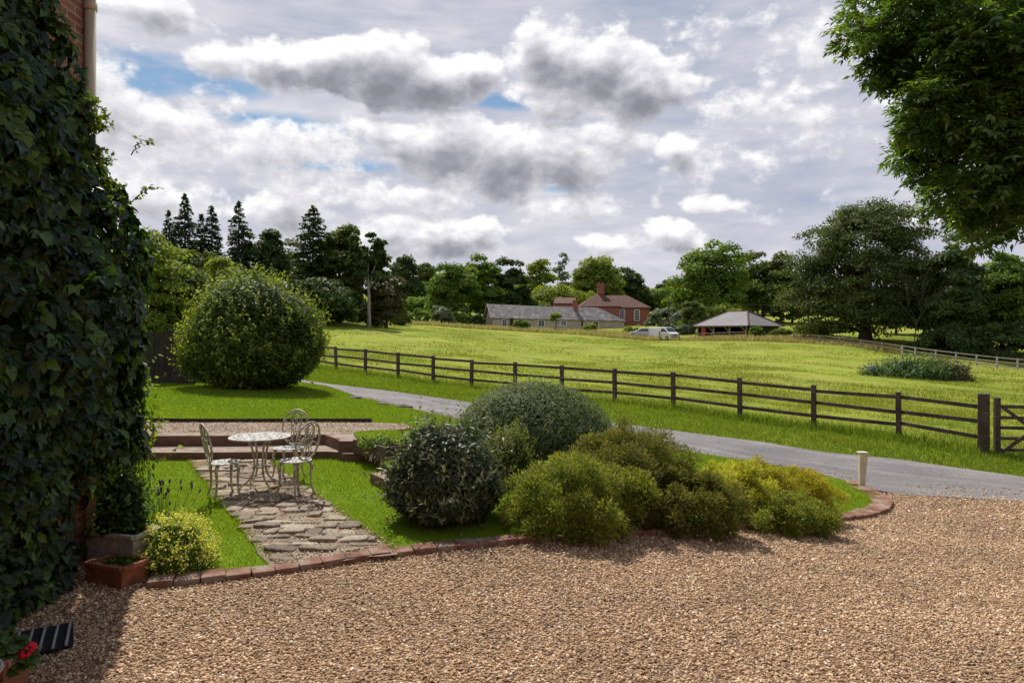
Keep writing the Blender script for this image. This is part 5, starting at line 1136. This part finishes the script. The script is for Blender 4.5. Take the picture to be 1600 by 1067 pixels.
# red farmhouse
f = rot2((13.2, 142.5), (1, .02)); fh = thing('farmhouse', 'red brick farmhouse with hipped tile roofs behind the stone barn', 'house', (20, 146, 1.5)); A_ = lambda a, b, z: (*f(a, b), z)
EV = 7.45
MB().prism([f(.2, .3), f(14.7, .3), f(14.7, 8.2), f(.2, 8.2)], 1.5, EV).build('wall', M['farbrick'], fh)
rm = MB(); o_ = .4; e_ = EV - .12
a0, a1, b0, b1, ap = -o_, 15.1, -.1, 8.6, 10.0
slab(rm, [A_(6.5, b0, e_), A_(a1, b0, e_), A_(10.9, 4.2, ap), A_(6.5, 4.2, ap)]); slab(rm, [A_(a1, b0, e_), A_(a1, b1, e_), A_(10.9, 4.2, ap)]); slab(rm, [A_(a1, b1, e_), A_(6.5, b1, e_), A_(6.5, 4.2, ap), A_(10.9, 4.2, ap)])
rfo = rm.build('roof', M['tile'], fh)
rm = MB(); b0 = -2.2; e2 = EV + .05; apx = (4.7, 2.2, 10.5)
MB().prism([f(.6, -1.8), f(8.2, -1.8), f(8.2, .29), f(.6, .29)], 1.5, EV + .1).build('wall', M['farbrick'], fh)
slab(rm, [A_(.1, b0, e2), A_(8.7, b0, e2), A_(*apx)]); slab(rm, [A_(8.7, b0, e2), A_(8.7, 6.6, e2), A_(*apx)]); slab(rm, [A_(8.7, 6.6, e2), A_(.1, 6.6, e2), A_(*apx)]); slab(rm, [A_(.1, 6.6, e2), A_(.1, b0, e2), A_(*apx)])
rf2 = rm.build('roof', M['tile'], fh)
c0 = f(5.1, 2.2); MB().box((*c0, 10.9), (1.35, .9, 2.2)).box((*c0, 11.85), (1.55, 1.1, .25)).box((*c0, 12.1), (1.35, .9, .25)).build('chimney', M['farbrick'], rf2)
for dx in (-.35, .35): MB().lathe([(.12, 0), (.14, .1), (.12, .5), (.09, .5)], (c0[0] + dx, c0[1], 12.2), 10).build('chimney_pot', M['terra2'], rf2)
rm = MB(); slab(rm, [A_(-4.6, 3.0, 8.3), A_(.3, 3.0, 8.3), A_(.3, 6, 9.6), A_(-4.0, 6, 9.6)]); rm.build('roof', M['tile'], fh)
MB().prism([f(-4.3, 3.3), f(.19, 3.3), f(.19, 8), f(-4.3, 8)], 1.5, 8.2).build('wall', M['farbrick'], fh)
window(fh, f, 8.6, .3, 5.0, 1.15, 2.0, 3, 4, .13, .05); window(fh, f, 11.6, .3, 4.65, 1.15, 2.25, 3, 4, .13, .05)
dr_ = MB(); aa = [(11.8 + .65 + .75 * math.cos(t), 3.1 + .75 * math.sin(t)) for t in np.linspace(0, math.pi, 15)]
for (s0, z0_), (s1, z1_) in zip(aa[:-1], aa[1:]): dr_.bar(A_(s0, .22, z0_), A_(s1, .22, z1_), .16, .16, up=(0, 1, 0))
dr_.prism([f(11.62, .14), f(11.78, .14), f(11.78, .29), f(11.62, .29)], 1.6, 3.1).prism([f(13.12, .14), f(13.28, .14), f(13.28, .29), f(13.12, .29)], 1.6, 3.1)
dro = dr_.build('doorway', M['white'], fh); MB().prism([f(11.78, .24), f(13.12, .24), f(13.12, .28), f(11.78, .28)], 1.6, 3.05).build('door', M['lead'], dro)
# cart shed
N0 = (35.0, 105.0); f = rot2(N0, (.69, .72)); Ls, Ws = 11.5, 8.2; gz0 = h1(34, 106) - .1; ez = 3.4
cs = thing('cart_shed', 'open fronted timber cart shed with a hipped grey slate roof', 'shed', (*f(5, 4), gz0)); A_ = lambda a, b, z: (*f(a, b), z)
rm = MB(); o_ = .55; p1, p2 = A_(Ls / 2, 2.6, 5.6), A_(Ls / 2, 5.9, 5.6); c00, c10, c11, c01 = A_(-o_, -o_, ez - .1), A_(Ls + o_, -o_, ez - .1), A_(Ls + o_, Ws + o_, ez - .1), A_(-o_, Ws + o_, ez - .1)
slab(rm, [c00, c10, p1]); slab(rm, [c10, c11, p2, p1]); slab(rm, [c11, c01, p2]); slab(rm, [c01, c00, p1, p2]); ro = rm.build('roof', M['slate2'], cs)
rd = MB()
for a_, b_ in ((c00, p1), (c10, p1), (c01, p2), (p1, p2)): rd.tube([Vector(a_) + Vector((0, 0, .02)), Vector(b_) + Vector((0, 0, .02))], .12, 6)
rd.build('ridge_tile', M['tile'], ro)
for b_ in (.1, 2.75, 5.4, Ws - .1): MB().box((*f(.1, b_), (gz0 + ez) / 2), (.2, .2, ez - gz0), math.atan2(.72, .69)).build('post', M['oak'], cs)
MB().bar(A_(.1, 0, ez - .2), A_(.1, Ws, ez - .2), .16, .24).build('beam', M['oak'], cs)
for b_ in (.1, 2.75, 5.4):
    MB().bar(A_(.1, b_ + .1, ez - 1.0), A_(.1, b_ + .85, ez - .32), .11, .13).build('brace', M['oak'], cs)
MB().prism([f(Ls - .15, 0), f(Ls, 0), f(Ls, Ws), f(Ls - .15, Ws)], gz0, ez - .15).prism([f(.25, Ws - .12), f(Ls - .16, Ws - .12), f(Ls - .16, Ws), f(.25, Ws)], gz0, ez - .15).prism([f(2.6, 0), f(Ls - .16, 0), f(Ls - .16, .12), f(2.6, .12)], gz0, ez - .3).build('wall', M['darkwood'], cs)
MB().box((*f(.5, Ws - 1.0), gz0 + 1.0), (.7, .7, 1.9), math.atan2(.72, .69)).box((*f(.5, Ws - 1.0), gz0 + 2.0), (.55, .55, .12), math.atan2(.72, .69)).build('red_locker', M['redpaint'], None, (*f(.5, Ws - 1.0), gz0), bevel=.03)
tag(bpy.data.objects['red_locker'], 'red painted upright locker inside the left bay of the cart shed', 'locker')
# white van
def loft(mb, secs):
    """secs: list of closed rings with the same point count"""
    n_ = len(secs[0]); vs = [p for s in secs for p in s]; fs = [(i * n_ + k, i * n_ + (k + 1) % n_, (i + 1) * n_ + (k + 1) % n_, (i + 1) * n_ + k) for i in range(len(secs) - 1) for k in range(n_)]
    return mb.add(vs, fs + [tuple(range(n_ - 1, -1, -1)), tuple(range((len(secs) - 1) * n_, len(secs) * n_))])
def vehicle(name, label, cat, loc, rz, prof, half, wheels, wr, paint, glass_polys, screen):
    """prof: side outline (x along, z), front at +x; half widths taper towards the roof"""
    v = thing(name, label, cat, loc, rz); zt = max(p[1] for p in prof)
    wd = lambda z: half * (1 - .13 * max(0, (z - zt * .5) / (zt * .5)) ** 1.5)
    mb = MB(); loft(mb, [[(x, s * wd(z) * k, z) for x, z in prof] for s, k in ((-1, .96), (-1, 1.0), (1, 1.0), (1, .96))][:1] + [[(x, -wd(z), z) for x, z in prof], [(x, wd(z), z) for x, z in prof]]) if False else loft(mb, [[(x, -wd(z), z) for x, z in prof], [(x, wd(z), z) for x, z in prof]])
    mb.local('body', paint, v, bevel=.06)
    for poly in glass_polys:
        for s in (-1, 1):
            g_ = MB(); a = [(x, s * (wd(z) + .012), z) for x, z in poly]; b_ = [(x, s * (wd(z) - .02), z) for x, z in poly]; loft(g_, [b_, a] if s > 0 else [a, b_]); g_.local('window', M['glass'], v)
    (x0, z0_), (x1, z1_) = screen; nx_, nz_ = (z0_ - z1_), (x1 - x0); L = math.hypot(nx_, nz_); nx_, nz_ = nx_ / L, nz_ / L
    if nx_ < 0: nx_, nz_ = -nx_, -nz_
    g_ = MB(); q = []
    for o in (.035, -.05): q.append([(x0 + nx_ * o, -wd(z0_) * .86, z0_ + nz_ * o), (x0 + nx_ * o, wd(z0_) * .86, z0_ + nz_ * o), (x1 + nx_ * o, wd(z1_) * .84, z1_ + nz_ * o), (x1 + nx_ * o, -wd(z1_) * .84, z1_ + nz_ * o)])
    loft(g_, q).local('windscreen', M['glass'], v)
    xf = max(p[0] for p in prof)
    for s in (-1, 1): MB().box((xf - .10, s * half * .74, zt * .42), (.3, half * .34, .2)).local('headlight', M['silver'], v, bevel=.03)
    MB().box((xf - .03, 0, zt * .2), (.14, half * 1.7, .24)).box((xf - .05, 0, zt * .37), (.12, half * .8, .14)).local('bumper', M['black'], v, bevel=.03)
    for wx in wheels:
        for s in (-1, 1):
            w_ = MB(); w_.tube([(wx, s * (half - .22), wr), (wx, s * (half + .015), wr)], wr, 20); wo = w_.local('wheel', M['black'], v, bevel=.02)
            r_ = MB(); r_.tube([(wx, s * (half - .02), wr), (wx, s * (half + .03), wr)], wr * .6, 14); r_.local('rim', M['silver'], wo)
    for s in (-1, 1): MB().box((screen[0][0] - .25, s * (half + .1), z0_ + .1), (.1, .16, .2)).local('mirror', M['black'], v, bevel=.02)
    return v
vx, vy = 24.0, 111.5; vehicle('white_van', 'white panel van parked outside the farmhouse, facing right', 'van', (vx, vy, h1(vx, vy) + .05), math.atan2(-.84, .54),
    [(-2.5, .35), (-2.5, 1.6), (-2.42, 1.9), (-2.2, 1.98), (.9, 1.98), (1.15, 1.93), (1.85, 1.22), (2.35, 1.02), (2.48, .85), (2.5, .35)], .96, (-1.55, 1.6), .33, M['vanwhite'],
    [[(.35, 1.25), (1.5, 1.25), (1.05, 1.75), (.35, 1.75)]], ((1.83, 1.26), (1.17, 1.9)))
vx, vy = 20.9, 114; vehicle('silver_car', 'silver hatchback half hidden by hay, left of the white van', 'car', (vx, vy, h1(vx, vy) + .05), math.atan2(.1, -1),
    [(-2.05, .3), (-2.05, .85), (-1.85, 1.1), (-1.3, 1.45), (.1, 1.47), (.9, 1.02), (1.8, .85), (2.05, .65), (2.05, .3)], .86, (-1.25, 1.3), .31, M['silver'],
    [[(-1.45, .98), (.6, .98), (.05, 1.36), (-1.2, 1.36)]], ((.84, 1.05), (.14, 1.44)))
# field gate by the van, pole and wires
x = (1040 - 800) / F * 104; z = h1(x, 104); gt2 = thing('field_gate', 'dark timber gate and post in the far hay in front of the white van', 'gate', (x - .9, 104, z))
MB().box((x - .9, 104, z + .75), (.22, .22, 1.5)).build('post', M['oak'], gt2)
for hh in (.3, .55, .8, 1.05): MB().bar((x - .8, 104, z + hh), (x + 1.8, 103.6, z + hh), .05, .09).build('bar', M['oak'], gt2)
MB().box((x + 1.9, 103.6, z + .65), (.16, .16, 1.3)).build('post', M['oak'], gt2)
x = (1045 - 800) / F * 126; z = h1(x, 126); pl = thing('utility_pole', 'slim dark wooden utility pole beside the farmhouse', 'pole', (x, 126, z)); pt_ = CZ + (520 - 471) / F * 126
MB().tube([(x, 126, z - .3), (x, 126, pt_)], [.13, .10], 8).build('pole', M['bark'], pl); MB().box((x, 126, pt_ - .25), (1.3, .1, .1)).build('cross_arm', M['bark'], pl)
for dz, lb in ((.0, 'upper power line running right from the utility pole'), (-1.0, 'lower power line running right from the utility pole')):
    e = Vector(P(1262, 473 if dz == 0 else 484, 118)); a = Vector((x, 126, pt_ - .2 + dz)); mb = MB()
    mb.tube([a.lerp(e, t) - Vector((0, 0, .45 * math.sin(t * math.pi))) for t in np.linspace(0, 1, 14)], .022, 4); tag(mb.build('power_line', M['wire'], None, tuple(a)), lb, 'cable')
